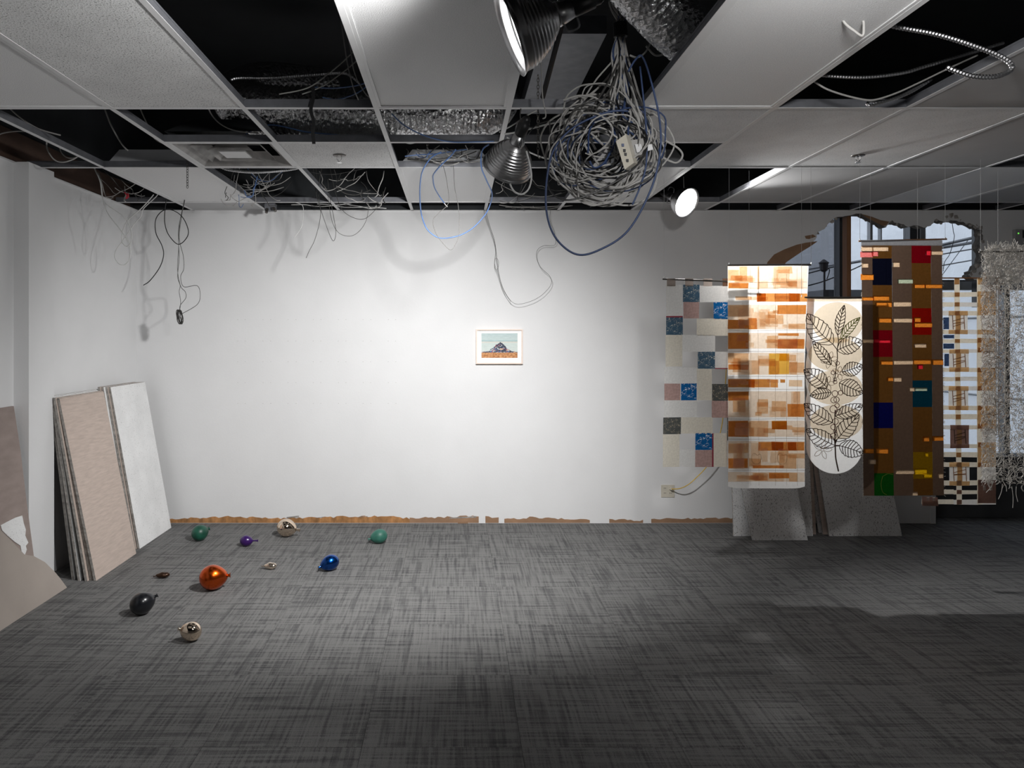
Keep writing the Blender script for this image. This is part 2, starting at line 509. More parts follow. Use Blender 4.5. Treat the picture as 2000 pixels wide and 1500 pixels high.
M['reveal'] = plain('broken_gypsum_core', (0.13, 0.115, 0.10), 0.95, var=0.5, scale=25, bump=0.6)
wall_back.data.materials.append(M['reveal'])
for p_ in wall_back.data.polygons:
    if abs(p_.normal.y) < 0.5: p_.material_index = 1

# nail holes left in the wall by an earlier hanging
b = MB()
for cx in (135, 217, 410, 493, 682, 768, 955, 1037, 1227, 1310, 1495, 1578, 1770, 1850):
    for cy in (135, 367, 592, 818, 1043):
        c = W(440 + cx / 5.556 + random.uniform(-.3, .3), 600 + cy / 5.556, YB)
        r = 0.0022
        b.add([c + Vector((math.cos(k * math.pi / 3) * r, -0.0004, math.sin(k * math.pi / 3) * r)) for k in range(6)], [(0, 1, 2, 3, 4, 5)])
tag(b.build('nail_holes', 'tile_core', wall_back), 'small nail holes in rows', kind='stuff')

# torn facing paper and crumbled plaster round the opening
paper1 = [(1496, 524), (1499, 512), (1512, 497), (1532, 487), (1556, 478), (1574, 474), (1597, 471), (1585, 480), (1570, 489), (1552, 501), (1536, 512), (1531, 518)]
b = MB(); b.prism([W(x, y, YB - 0.002) for x, y in paper1], (0, 0.0015, 0)); b.build('torn_paper', 'kraft', wall_back)
paper2 = [(1683, 418), (1702, 423), (1720, 430), (1737, 433), (1730, 441), (1724, 441), (1708, 433), (1695, 426)]
b = MB(); b.prism([W(x, y, YB - 0.006) for x, y in paper2], (0, 0.004, 0)); b.build('torn_paper', 'kraft', wall_back)
paper3 = [(1572, 461), (1588, 458), (1594, 462), (1580, 467), (1574, 466)]
b = MB(); b.prism([W(x, y, YB - 0.002) for x, y in paper3], (0, 0.0015, 0)); b.build('torn_paper', 'kraft', wall_back)

def chunk(mb, c, r):
    vs = []
    ico = bmesh.new(); bmesh.ops.create_icosphere(ico, subdivisions=1, radius=1)
    for v in ico.verts:
        k = random.uniform(0.55, 1.2)
        vs.append(Vector(c) + Vector((v.co.x * r * k, v.co.y * r * k * 0.7, v.co.z * r * k)))
    fs = [tuple(v.index for v in f.verts) for f in ico.faces]
    ico.free()
    mb.add(vs, fs)
for (x, y, r) in [(1606, 446, 5), (1613, 441, 4), (1625, 431, 7), (1632, 427, 5), (1597, 456, 4), (1739, 433, 5), (1745, 433, 3), (1752, 438, 4), (1760, 441, 3),
                  (1829, 430, 6), (1838, 436, 5), (1848, 425, 8), (1857, 421, 9), (1866, 424, 8), (1874, 430, 6), (1853, 431, 5), (1888, 436, 5), (1896, 440, 6), (1905, 441, 7),
                  (1914, 445, 8), (1912, 458, 6), (1918, 472, 7), (1913, 488, 5), (1918, 500, 6), (1909, 520, 9), (1902, 531, 9), (1896, 538, 7), (1912, 534, 7), (1784, 419, 4), (1790, 442, 3), (1808, 443, 3)]:
    b = MB(); chunk(b, W(x, y, YB + 0.01), r * YB / F * 0.8)
    b.build('plaster_chunk', 'plaster', wall_back)

# left wall, pilaster, other walls
b = MB(); b.box(XL - 0.1, XL, YF, YB + 0.1, 0, ZC)
tag(b.build('wall_left', 'wall'), kind='structure')
b = MB(); b.box(XL - 0.02, -2.583, 4.53, 4.815, 0, ZC + 0.004)
tag(b.build('wall_pilaster', 'wall'), kind='structure')
b = MB(); b.box(XR, XR + 0.1, YF, 6.75, 0, ZD)
tag(b.build('wall_right', 'grey_wall'), kind='structure')
b = MB(); b.box(XL - 0.1, XR + 0.1, YF - 0.1, YF, 0, ZD)
tag(b.build('wall_front', 'grey_wall'), kind='structure')
# walls of the dark space above the suspended ceiling
b = MB(); b.box(XL - 0.1, XR, YB + 0.02, YB + 0.12, ZC, ZD)
tag(b.build('wall_above_back', 'plenum'), kind='structure')
b = MB(); b.box(XL - 0.14, XL - 0.04, YF, YB + 0.1, ZC, ZD)
tag(b.build('wall_above_left', 'plenum'), kind='structure')
b = MB()
b.box(XL - 0.039, XL - 0.02, 2.2, 6.2, ZC + 0.02, ZC + 0.2)
tag(b.build('trim_1', 'brown_gypsum'), kind='structure')
b = MB(); b.box(XL - 0.15, XR + 0.1, YF - 0.1, 6.8, ZD, ZD + 0.1)
ceiling = tag(b.build('ceiling', 'black'), kind='structure')

# scraped strip of glue and bare paper where the baseboard was
b_def = [(330, 1005, 700, 'kraft_orange', 1), (700, 1003, 800, 'kraft_orange', 2), (800, 1006, 935, 'kraft', 3), (948, 1008, 974, 'kraft', 4), (985, 1012, 1152, 'kraft', 5), (1190, 1017, 1256, 'kraft', 6), (1272, 1016, 1440, 'kraft', 7)]
def strip_top(x):
    k = [(330, 1018), (390, 1014), (440, 1012), (540, 1015), (640, 1013), (700, 1011), (760, 1012), (800, 1015), (900, 1012), (935, 1010), (1000, 1017), (1040, 1013), (1100, 1016), (1160, 1018), (1200, 1018), (1260, 1019), (1310, 1015), (1360, 1016), (1440, 1014)]
    for a, c in zip(k[:-1], k[1:]):
        if a[0] <= x <= c[0]:
            return a[1] + (c[1] - a[1]) * (x - a[0]) / (c[0] - a[0])
    return 1015
strip_ys = EYE * F / YB + VY
tb = thing('baseboard_back', None, None, (0.5, YB, 0), kind='structure')
for (xa, _, xb, mt, sd) in b_def:
    n = max(3, int((xb - xa) / 6))
    top = []
    for i in range(n + 1):
        x = xa + (xb - xa) * i / n
        top.append(W(x, strip_top(x) - 2.5 + random.uniform(-2.2, 1.6), YB - 0.0025))
    bot = [Vector((p.x, YB - 0.0025, 0.004)) for p in reversed(top)]
    mb = MB(); mb.prism(top + bot, (0, 0.002, 0)); mb.build('bare_strip', mt, tb)
for (x0, x1, y0, y1) in ((560, 584, 1007, 1012), (614, 634, 1009, 1012), (690, 718, 1008, 1011), (878, 930, 1008, 1013), (894, 914, 1018, 1026)):
    mb = MB(); mb.hexa(W(x0, y1, YB - 0.004), W(x1, y1 - 2, YB - 0.004), W(x1, y0, YB - 0.004), W(x0, y0 + 3, YB - 0.004), (0, 0.002, 0))
    mb.build('peeled_scrap', 'tile_core' if y0 < 1012 else 'kraft', tb)

# wall angle along the ceiling edge
b = MB(); b.box(XL, XR, YB - 0.022, YB, ZC - 0.002, ZC); b.box(XL, XR, YB - 0.002, YB, ZC - 0.024, ZC)
b.build('wall_angle', 'tee', ceiling)
b = MB(); b.box(XL, XL + 0.022, 2.2, YB - 0.024, ZC - 0.002, ZC); b.build('wall_angle', 'tee', ceiling)

# ------------------------------------------------------------------ storefront behind the opening and the yard outside
YW = 6.62
b = MB(); b.box(W(1440, 0, YW).x, XR, YW - 0.15, YW + 0.05, 0, W(0, 890, YW - 0.1).z)
tag(b.build('wall_bulkhead', 'bulkhead'), kind='structure')
b = MB(); b.box(W(1440, 0, YW).x - 0.1, W(1440, 0, YW).x, YB + 0.1, YW + 0.1, 0, ZD)
tag(b.build('wall_return', 'bulkhead'), kind='structure')
b = MB(); b.box(XL - 0.1, XR, YW - 0.02, YW + 0.1, ZC + 0.02, ZD)
tag(b.build('wall_lintel', 'bulkhead'), kind='structure')
b = MB(); b.box(XL - 0.1, W(1440, 0, YW).x, YW - 0.02, YW + 0.1, 0, ZC + 0.02)
tag(b.build('wall_outer', 'grey_wall'), kind='structure')
zs, zt = W(0, 890, YW - 0.1).z, ZC + 0.02
win = thing('window_1', None, None, (3.5, YW, zs), kind='structure')
def mullion(px0, px1, mt, d=0.07):
    mb = MB(); mb.box(W(px0, 0, YW).x, W(px1, 0, YW).x, YW - d, YW + 0.03, zs, zt); return mb.build('mullion', mt, win)
mullion(1632, 1643, 'mullion'); mullion(1643.5, 1650, 'mullion_grey', 0.03)
mullion(1768, 1787, 'mullion'); mullion(1792, 1801, 'mullion_grey', 0.05)
mullion(1697, 1702, 'mullion_grey', 0.02); mullion(1718, 1720, 'mullion_grey', 0.02)
mullion(1955, 1966, 'mullion_grey', 0.04)
mb = MB(); mb.box(W(1802, 0, YW).x, XR, YW - 0.08, YW + 0.03, W(0, 567, YW).z, W(0, 551, YW).z); mb.build('transom', 'mullion_grey', win)
mb = MB(); mb.box(W(1802, 0, YW).x, XR, YW - 0.082, YW + 0.03, W(0, 551, YW).z, W(0, 548, YW).z); mb.build('transom', 'mullion', win)
for a, c, mt in ((1450, 1632, 'pane_dark'), (1650, 1768, 'pane'), (1801, 2330, 'pane')):
    mb = MB(); mb.box(W(a, 0, YW).x, W(c, 0, YW).x, YW - 0.004, YW + 0.004, zs, zt); mb.build('pane', mt, win)

mb = MB(); mb.box(W(1650, 0, 6.42).x, W(1658, 0, 6.42).x, 6.385, 6.46, W(0, 700, 6.4).z, ZC)
tag(mb.build('trim_2', 'stud_wood'), kind='structure')
mb = MB(); mb.box(W(1816, 0, YB).x, W(1826, 0, YB).x, YB - 0.012, YB + 0.1, 0.0, W(0, 690, YB).z)
tag(mb.build('trim_3', 'tee'), kind='structure')
mb = MB(); mb.box(W(1904, 0, 6.4).x, W(1917, 0, 6.4).x, 6.38, 6.44, W(0, 600, 6.4).z, ZC)
tag(mb.build('trim_4', 'mullion'), kind='structure')

b = MB(); b.box(-6, 26, 6.75, 30, -0.3, -0.1)
tag(b.build('ground', 'asphalt'), kind='structure')
# neighbour's white block wall, nearer on the right
A_, B_ = W(1480, 655, 16.0), W(2150, 655, 8.0)
A_.z = B_.z = -0.1
dirw = (B_ - A_); Lw = dirw.length; dirw.normalize()
nrm = Vector((dirw.y, -dirw.x, 0)); nrm = nrm if nrm.y > 0 else -nrm
mb = MB(); mb.prism([A_ - dirw * 6, B_ + dirw * 2, B_ + dirw * 2 + Vector((0, 0, 9)), A_ - dirw * 6 + Vector((0, 0, 9))], nrm * 0.3)
neigh = thing('block_building', 'white painted block building seen outside through the torn opening', 'building', A_)
mb.build('wall', 'block', neigh)
for z in (0.9, 1.9, 2.9, 3.9, 4.9, 5.9):
    mb = MB(); mb.tube([A_ - dirw * 5 - nrm * 0.01 + Vector((0, 0, z)), B_ + dirw * 2 - nrm * 0.01 + Vector((0, 0, z))], 0.012, 4); mb.build('joint', 'mullion_grey', neigh)
for (x0, y0, x1, y1, r, mt) in ((1838, 479, 1908, 463, 0.02, 'mullion'), (1838, 485, 1906, 474, 0.012, 'cable_black'), (1838, 497, 1908, 485, 0.008, 'cable_black'), (1838, 519, 1906, 507, 0.008, 'cable_black')):
    mb = MB(); pa, pb = W(x0, y0, 9.6), W(x1, y1, 9.0); mb.tube([pa + (pa - pb) * 0.0, pb + (pb - pa) * 0.3], r, 5); mb.build('service_line', mt, neigh)
mb = MB(); mb.tube([W(1838, 540, 9.6), W(1890, 470, 9.2)], 0.006, 4); mb.build('service_line', 'mullion_grey', neigh)
lampo = thing('wall_lantern', 'black outdoor lantern on a thin pole outside the tinted pane', 'lantern', W(1609, 580, 9.0))
mb = MB(); mb.tube([W(1611, 660, 9.0), W(1610, 520, 9.0)], 0.012, 6); mb.build('pole', 'mullion', lampo)
mb = MB(); mb.lathe([(0, 0.02), (0.02, 0.045), (0.09, 0.05), (0.11, 0.06), (0.15, 0.01)], W(1609, 531, 9.0), (0, 0, 1), 10, True, True); mb.build('lantern_head', 'mullion', lampo)
mb = MB(); mb.tube(spline([W(1609, 522, 9.0), W(1620, 527, 9.0), W(1615, 545, 9.0)], 6), 0.006, 5); mb.build('bracket', 'mullion', lampo)
for k, pts in enumerate([[(1575, 535), (1605, 527), (1640, 519), (1700, 508)], [(1578, 558), (1610, 549), (1650, 533), (1690, 515)]]):
    mb = MB(); mb.tube(spline(pxpath(pts, 9.4), 6), 0.008, 5)
    tag(mb.build('power_line', 'cable_black'), ['upper overhead power line crossing behind the tinted pane', 'lower overhead power line crossing behind the tinted pane'][k], 'cable')
mb = MB(); mb.box(W(1608, 0, 8.0).x, W(1690, 0, 8.0).x, 8.0, 8.5, -0.1, W(0, 566, 8.0).z)
tag(mb.build('utility_cabinet', 'mullion_grey'), 'low grey utility cabinet standing outside the window behind the leaf banner', 'cabinet')

# ------------------------------------------------------------------ suspended ceiling grid
XK = lambda k: 0.242 + 0.6096 * k
ROW = [2.227, 3.446, 4.665, 5.884]
FL = 0.012
def main_tee(k):
    x = XK(k)
    mb = MB(); mb.box(x - FL, x + FL, 1.2, YB - 0.003, ZC - 0.002, ZC)
    t = mb.build('main_tee', 'tee', ceiling)
    mb = MB(); mb.box(x - 0.002, x + 0.002, 1.2, YB - 0.003, ZC, ZC + 0.032); mb.box(x - 0.004, x + 0.004, 1.2, YB - 0.003, ZC + 0.032, ZC + 0.04)
    mb.build('web', 'tee_web', t)
for k in range(-4, 10):
    main_tee(k)
def cross_tee(x0, x1, y):
    mb = MB(); mb.box(x0 + FL, x1 - FL, y - FL, y + FL, ZC - 0.0022, ZC - 0.0002)
    t = mb.build('cross_tee', 'tee', ceiling)
    mb = MB(); mb.box(x0 + 0.003, x1 - 0.003, y - 0.002, y + 0.002, ZC, ZC + 0.032); mb.box(x0 + 0.005, x1 - 0.005, y - 0.004, y + 0.004, ZC + 0.032, ZC + 0.04)
    mb.build('web', 'tee_web', t)
for y in ROW:
    cross_tee(XL, XK(-4), y)
    for k in range(-4, 9):
        cross_tee(XK(k), XK(k + 1), y)
for k in (-3, -2, -1, 0, 1):
    cross_tee(XK(k), XK(k + 1), ROW[1] + 0.6096)

G = 0.004
def cell(c, y0, y1):
    return XK(c) + G, XK(c + 1) - G, y0 + G, y1 - G
def tile(c, y0, y1, mt, label):
    x0, x1, a, d = cell(c, y0, y1)
    d = min(d, YB - 0.005)
    mb = MB(); mb.box(x0, x1, a, d, ZC + 0.001, ZC + 0.017)
    return tag(mb.build('ceiling_tile', mt), label, 'ceiling tile', 'ceiling tiles still lying in the grid')
H = ROW[1] + 0.6096
tile(-3, ROW[0], ROW[1], 'tile', 'large speckled ceiling tile between the left lens fixture and a black opening')
tile(3, ROW[0], ROW[1], 'smooth_tile', 'smooth dark grey ceiling tile at the top right corner beyond the looped conduit')
tile(-2, H, ROW[2], 'tile', 'small square speckled ceiling tile pierced by a sprinkler, beside the air diffuser')
tile(1, ROW[1], H, 'tile2', 'half-size speckled ceiling tile just right of the big cable tangle')
tile(2, ROW[1], ROW[2], 'tile2', 'bright fissured ceiling tile above and right of the lit far lamp')
tile(3, ROW[1], ROW[2], 'tile2', 'dim fissured ceiling tile pierced by a sprinkler on the right')
tile(4, ROW[1], ROW[2], 'smooth_tile', 'smooth grey ceiling tile right of the sprinkler tile at the frame edge')
tile(3, ROW[2], ROW[3], 'smooth_tile', 'smooth grey ceiling tile behind the right sprinkler, above the patchwork banner')
tile(4, ROW[2], ROW[3], 'smooth_tile', 'smooth grey ceiling tile above the leaf banner in the last full row')
tile(6, ROW[2], ROW[3], 'smooth_tile', 'grey ceiling tile at the far right above the torn wall')
tile(-4, ROW[3], YB, 'smooth_tile', 'narrow cut ceiling tile along the white wall near the left corner')
tile(2, ROW[3], YB, 'smooth_tile', 'narrow cut ceiling tile along the wall right of the lit lamp')

def troffer(c, y0, y1, label, door=True):
    x0, x1, a, d = cell(c, y0, y1)
    t = thing('light_troffer', label, 'light fixture', ((x0 + x1) / 2, (a + d) / 2, ZC), 'unlit lens fixtures in the ceiling')
    mb = MB()
    z0, z1, i = ZC + 0.004, ZC + 0.115, 0.09
    vs = [(x0, a, z0), (x1, a, z0), (x1, d, z0), (x0, d, z0), (x0 + i, a + 0.01, z1), (x1 - i, a + 0.01, z1), (x1 - i, d - 0.01, z1), (x0 + i, d - 0.01, z1)]
    mb.add(vs, [(4, 5, 6, 7), (0, 1, 5, 4), (1, 2, 6, 5), (2, 3, 7, 6), (3, 0, 4, 7)]); mb.build('housing', 'housing', t)
    fr = 0.022
    for (p, q, r, s) in ((x0, x1, a, a + fr), (x0, x1, d - fr, d), (x0, x0 + fr, a + fr, d - fr), (x1 - fr, x1, a + fr, d - fr)):
        mb = MB(); mb.box(p, q, r, s, ZC - 0.001, ZC + 0.004); mb.build('door_frame', 'tee', t)
    mb = MB(); mb.box(x0 + fr, x1 - fr, a + fr, d - fr, ZC + 0.003, ZC + 0.006); mb.build('lens', 'lens', t)
    return t
troffer(-4, ROW[0], ROW[1], 'lens light fixture at the top left corner of the ceiling')
troffer(-1, ROW[0], ROW[1], 'large bright lens light fixture left of the nearest clamp lamp')
troffer(1, ROW[0], ROW[1], 'large grey lens light fixture right of the cable tangle')
troffer(-4, ROW[2], ROW[3], 'lens light fixture with a short chain hanging before it, near the left corner')
troffer(-1, ROW[2], ROW[3], 'small lens light fixture behind the blue cable loop above the wall')
troffer(1, ROW[2], ROW[3], 'brightly lit lens light fixture behind the cable tangle, beside the far lamp')
troffer(5, ROW[2], ROW[3], 'shaded lens light fixture above the brown banner on the right')

# air diffuser
x0, x1, a, d = cell(-3, H, ROW[2])
t = thing('air_diffuser', 'square stained white air diffuser with nested louvres in the ceiling', 'air vent', ((x0 + x1) / 2, (a + d) / 2, ZC))
cx, cy = (x0 + x1) / 2, (a + d) / 2
mb = MB()
def ringz(mb, r0, z0, r1, z1, w_=1.0):
    vs = [(cx + sx * r * w_, cy + sy * r, z) for r, z in ((r0, z0), (r1, z1)) for sx, sy in ((-1, -1), (1, -1), (1, 1), (-1, 1))]
    mb.add(vs, [(i, (i + 1) % 4, (i + 1) % 4 + 4, i + 4) for i in range(4)])
hw = (x1 - x0) / 2
ringz(mb, hw, ZC, hw - 0.03, ZC); mb.build('rim', 'tee', t)
stain = M['stain'] = plain('dust_stained_white', (0.42, 0.41, 0.40), 0.7, var=0.45, scale=7)
for r, z in ((hw - 0.03, 0.0), (hw - 0.10, 0.01), (hw - 0.17, 0.0)):
    mb = MB(); ringz(mb, r, ZC + z, r - 0.055, ZC + z + 0.05); ringz(mb, r - 0.055, ZC + z + 0.05, r - 0.06, ZC + z + 0.05); mb.build('louvre', 'stain', t)
mb = MB(); mb.box(cx - 0.075, cx + 0.075, cy - 0.075, cy + 0.075, ZC + 0.004, ZC + 0.012); mb.build('centre_plate', 'tee', t)
mb = MB(); mb.add([(cx - hw, cy - hw, ZC + 0.06), (cx + hw, cy - hw, ZC + 0.06), (cx + hw * .6, cy - hw * .6, ZC + 0.16), (cx - hw * .6, cy - hw * .6, ZC + 0.16), (cx - hw, cy + hw, ZC + 0.06), (cx + hw, cy + hw, ZC + 0.06), (cx + hw * .6, cy + hw * .6, ZC + 0.16), (cx - hw * .6, cy + hw * .6, ZC + 0.16)],
                 [(0, 1, 2, 3), (1, 5, 6, 2), (5, 4, 7, 6), (4, 0, 3, 7), (3, 2, 6, 7)]); mb.build('hood', 'plenum', t)

def sprinkler(px, py, label):
    Y = 1.045 * F / (VY - py)
    c = Vector(((px - VX) * Y / F, Y, ZC))
    t = thing('sprinkler_head', label, 'sprinkler', c - Vector((0, 0, 0.05)))
    mb = MB(); mb.lathe([(0, 0.0), (0.001, 0.038), (0.004, 0.036), (0.006, 0.02), (0.006, 0.0)], c - Vector((0, 0, 0.001)), (0, 0, -1), 20); mb.build('escutcheon', 'chain', t, True)
    mb = MB()
    mb.tube([c + Vector((-.012, 0, -.006)), c + Vector((-.014, 0, -.025)), c + Vector((0, 0, -.042))], 0.003, 5)
    mb.tube([c + Vector((.012, 0, -.006)), c + Vector((.014, 0, -.025)), c + Vector((0, 0, -.042))], 0.003, 5)
    mb.build('yoke', 'wire', t)
    mb = MB(); mb.lathe([(0, 0.002), (0, 0.016), (0.002, 0.016), (0.002, 0.0)], c - Vector((0, 0, 0.042)), (0, 0, -1), 14, True); mb.build('deflector', 'wire', t)
sprinkler(663, 303, 'small dark sprinkler head in the square tile on the left')
sprinkler(1676, 303, 'small chrome sprinkler head in the tile above the banners')

# ------------------------------------------------------------------ ducts, conduits, strut above the ceiling
def duct(pts, r, label, rings=60):
    path = spline(pts, 24)
    rad, p2 = [], []
    L = 0
    for i, p in enumerate(path):
        if i: L += (p - path[i - 1]).length
        p2.append(p); rad.append(r * (1 + 0.05 * math.sin(L * 2 * math.pi / 0.042) + random.uniform(-.012, .012)))
    # resample finely so that the wire ribs show
    n = int(L / 0.0105)
    acc, j, outp = 0.0, 0, []
    d = [0]
    for i in range(1, len(path)): d.append(d[-1] + (path[i] - path[i - 1]).length)
    for k in range(n + 1):
        s = L * k / n
        while j < len(d) - 2 and d[j + 1] < s: j += 1
        u = (s - d[j]) / max(1e-6, d[j + 1] - d[j])
        outp.append(path[j].lerp(path[j + 1], u))
    rad = [r * (1 + 0.07 * (1 if k % 3 == 0 else -0.4) + random.uniform(-.01, .01)) for k in range(n + 1)]
    mb = MB(); mb.tube(outp, r, 22, radii=rad)
    return tag(mb.build('flexible_duct', 'foil', smooth=True), label, 'duct')
duct([W(640, 175, 5.3), W(520, 165, 4.95), W(462, 190, 4.6), W(500, 214, 4.32), W(600, 218, 4.26), W(760, 222, 4.24), W(890, 226, 4.24), W(950, 214, 4.42), W(975, 190, 4.9)], 0.135, 'crinkled silver flexible duct curving above the left ceiling openings')
duct([W(1200, -90, 2.75), W(1270, -5, 2.95), W(1340, 65, 3.1), W(1430, 130, 3.3)], 0.11, 'short run of silver flexible duct at the top above the cable tangle')

def conduit(pts, Y, r, label, mt='conduit'):
    path = spline(pxpath(pts, Y), 10)
    d = [0]
    for i in range(1, len(path)): d.append(d[-1] + (path[i] - path[i - 1]).length)
    L = d[-1]; n = int(L / 0.006); j = 0; outp = []
    for k in range(n + 1):
        s = L * k / n
        while j < len(d) - 2 and d[j + 1] < s: j += 1
        outp.append(path[j].lerp(path[j + 1], (s - d[j]) / max(1e-6, d[j + 1] - d[j])))
    rad = [r * (1.12 if k % 2 else 0.88) for k in range(n + 1)]
    mb = MB(); mb.tube(outp, r, 8, radii=rad)
    return tag(mb.build('flexible_conduit', mt), label, 'conduit', 'armoured conduits hanging in the ceiling')
conduit([(451, 156), (470, 152), (525, 152), (612, 146), (665, 142), (686, 148), (705, 165)], 4.0, 0.009, 'ribbed steel conduit lying across the top of the left duct')
conduit([(425, 322), (445, 331), (490, 336), (540, 334), (581, 328), (600, 318)], 4.9, 0.009, 'ribbed steel conduit sagging through the wire-filled opening near the wall')
conduit([(1690, 30), (1737, 49), (1825, 66), (1895, 87), (1958, 112), (1977, 133), (1947, 149), (1902, 149), (1865, 138), (1849, 131)], 2.75, 0.009, 'large looping steel conduit hooked at the top right')
conduit([(1590, 143), (1604, 147), (1685, 151), (1760, 143), (1807, 130), (1909, 100), (1960, 84)], 3.15, 0.007, 'thin steel conduit running across the top right black opening')
conduit([(1815, 158), (1807, 161), (1780, 176), (1755, 189), (1702, 206), (1697, 199), (1735, 196), (1775, 182), (1820, 155)], 3.25, 0.006, 'folded steel conduit loop by the edge of the top right opening')
mb = MB(); mb.tube([W(1118, -30, 3.2), W(1060, 190, 3.7)], 0.013, 8)
tag(mb.build('diagonal_brace', 'black_plastic'), 'black diagonal brace rod beside the nearest clamp lamp', 'brace')
mb = MB(); mb.box(W(1062, 0, 3.6).x, W(1185, 0, 3.6).x, 3.6, 4.9, W(0, 66, 3.6).z, W(0, 30, 3.6).z)
tag(mb.build('metal_duct', 'tee_web'), 'plain grey sheet metal duct high above the nearest clamp lamp', 'duct')
mb = MB(); mb.box(XK(-1) + .1, XR, 5.2, 5.26, 2.95, 3.15)
tag(mb.build('roof_beam', 'plenum'), 'dark beam crossing above the open ceiling', 'beam')

# ------------------------------------------------------------------ loose cables
def cable(pts, Y, r, mt, label, n=8, group=None, sides=6):
    mb = MB(); mb.tube(spline(pxpath(pts, Y), n), r, sides)
    return tag(mb.build('cable', mt, smooth=True), label, 'cable', group)
cable([(326, 380), (322, 412), (322, 436), (329, 458), (347, 477), (362, 468), (368, 451), (357, 425), (338, 411), (319, 411), (304.5, 428), (304.5, 455), (316, 479), (319.5, 498), (312, 522), (293, 548), (280, 557)], 5.75, 0.0034, 'cable_black', 'black cable dangling in a loop near the left corner', 8)
t = thing('wire_hank', 'dark coiled hank of thin wire hanging from the ceiling beside the black loop', 'wire', W(351, 635, 5.8))
for k, pts in enumerate([[(362, 385), (359, 402), (349, 445), (349, 483), (347, 529), (353, 559), (362, 570), (363, 582), (352, 597), (351, 612)],
                         [(360, 390), (355, 421), (350, 464), (358, 500), (359, 525), (353, 540), (359, 560), (385, 558), (391, 576), (385, 595), (355, 613)],
                         [(361, 388), (352, 430), (349, 470), (350, 505), (347, 540), (352, 558), (350, 570), (353, 590), (350, 612)]]):
    mb = MB(); mb.tube(spline(pxpath(pts, 5.8), 8), 0.0022, 5); mb.build('strand', 'cable_dark', t)
for k in range(9):
    o_ = random.uniform(-2.5, 2.5)
    pts = []
    for i in range(14):
        an = 2 * math.pi * i / 14
        pts.append(W(351 + o_ + 4.2 * math.cos(an) * random.uniform(.7, 1.2) + 2 * math.sin(an), 619 + 14 * math.sin(an), 5.8 + random.uniform(-.012, .012)))
    mb = MB(); mb.tube(spline(pts, 3, True), 0.0024, 5, True); mb.build('coil', 'cable_dark', t)
cable([(180, 316), (182, 324), (195, 353), (200, 385), (211, 417), (237, 451), (251, 473)], 4.95, 0.0032, 'cable_white', 'straight white cable end hanging beside the left wall')
cable([(184, 316), (186, 330), (197, 357), (201, 388), (209, 400), (241, 423), (256, 449), (256, 473), (247, 481), (238, 470), (241, 447), (252, 428), (275, 408), (291, 391), (300, 380)], 5.1, 0.0032, 'cable_white', 'white cable crossing itself in a small loop beside the left wall')
cable([(308, 380), (302, 387), (280, 408), (275, 423), (262, 438), (240, 470), (227, 488), (224, 502), (232, 515), (243, 517), (252, 508), (255, 490), (252, 470)], 5.3, 0.0030, 'cable_white', 'white cable ending in a low oval loop beside the left wall')
cable([(88, 212), (60, 196), (10, 190)], 3.9, 0.004, 'cable_grey', 'short grey cable end at the far left of the ceiling')
cable([(15, 208), (40, 230), (68, 248), (88, 256), (118, 264)], 3.95, 0.004, 'cable_grey', 'grey cable draped over the leftmost ceiling bar')
cable([(-10, 266), (10, 259), (40, 256), (75, 260), (90, 270), (92, 290), (104, 310), (120, 317), (138, 313), (150, 307)], 4.35, 0.004, 'cable_grey', 'pale cable sagging below the leftmost ceiling bar')
cable([(116, 285), (120, 298), (132, 308), (150, 307), (165, 300)], 4.45, 0.003, 'cable_grey', 'thin cable curl beside the sagging pale cable')
cable([(204, 210), (214, 238), (226, 262), (240, 284), (250, 294)], 4.3, 0.0045, 'cable_grey', 'straight pale cable slanting through the left black opening')
cable([(272, 208), (288, 244), (296, 262), (306, 274), (322, 280), (332, 274)], 4.1, 0.0036, 'cable_grey', 'pale cable hooked over the bar left of the air diffuser')
cable([(405, 205), (412, 222), (428, 240), (452, 253), (480, 258), (505, 260)], 4.05, 0.004, 'cable_grey', 'grey cable curving beneath the left end of the silver duct')
cable([(480, 262), (500, 250), (530, 244), (565, 250), (600, 258), (665, 264)], 4.15, 0.004, 'cable_lightblue', 'blue cable lying on the ceiling bar beneath the left duct')
cable([(616, 318), (622, 380), (626, 420), (616, 465), (604, 490), (598, 504)], 5.6, 0.002, 'cable_dark', 'thin dark wire with a kinked end hanging over the white wall')
cable([(612, 330), (618, 380), (630, 420), (649, 469), (656, 455), (651, 420), (644, 385), (640, 350)], 5.5, 0.002, 'cable_dark', 'thin dark wire in a narrow pointed loop over the white wall')
cable([(575, 395), (591, 402), (592, 425), (588, 445), (574, 465)], 5.6, 0.002, 'cable_white', 'short white wire curl hanging near the left of the wall')
cable([(645, 330), (655, 375), (668, 409), (690, 425), (713, 427), (735, 408), (745, 395)], 5.5, 0.002, 'cable_dark', 'thin dark wire dipping just below the wall top')
cable([(640, 380), (648, 430), (662, 455), (685, 461), (703, 450), (716, 428), (720, 395), (716, 368), (705, 355)], 5.3, 0.0018, 'cable_dark', 'wide thin wire loop hanging left of the blue cables')
cable([(955, 282, 4.2), (942, 294, 4.25), (940, 325, 4.3), (950, 352, 4.5), (961, 378, 4.8), (957, 400), (947, 420), (925, 444), (902, 458), (880, 464), (860, 465), (845, 458), (832, 444), (823, 418), (820, 385, 4.8), (821, 355, 4.55), (826, 332, 4.35), (842, 308, 4.25), (862, 297, 4.22)], 5.0, 0.0042, 'cable_lightblue', 'pale blue cable hanging in a big loop before the wall', 8)
_c = cable([(890, 292, 4.2), (881, 304, 4.25), (862, 322, 4.35), (847, 340, 4.5), (846, 352, 4.7), (849, 367, 4.9), (858, 383), (868, 397)], 5.1, 0.0042, 'cable_lightblue', 'short pale blue cable with a bare white end inside the loop')
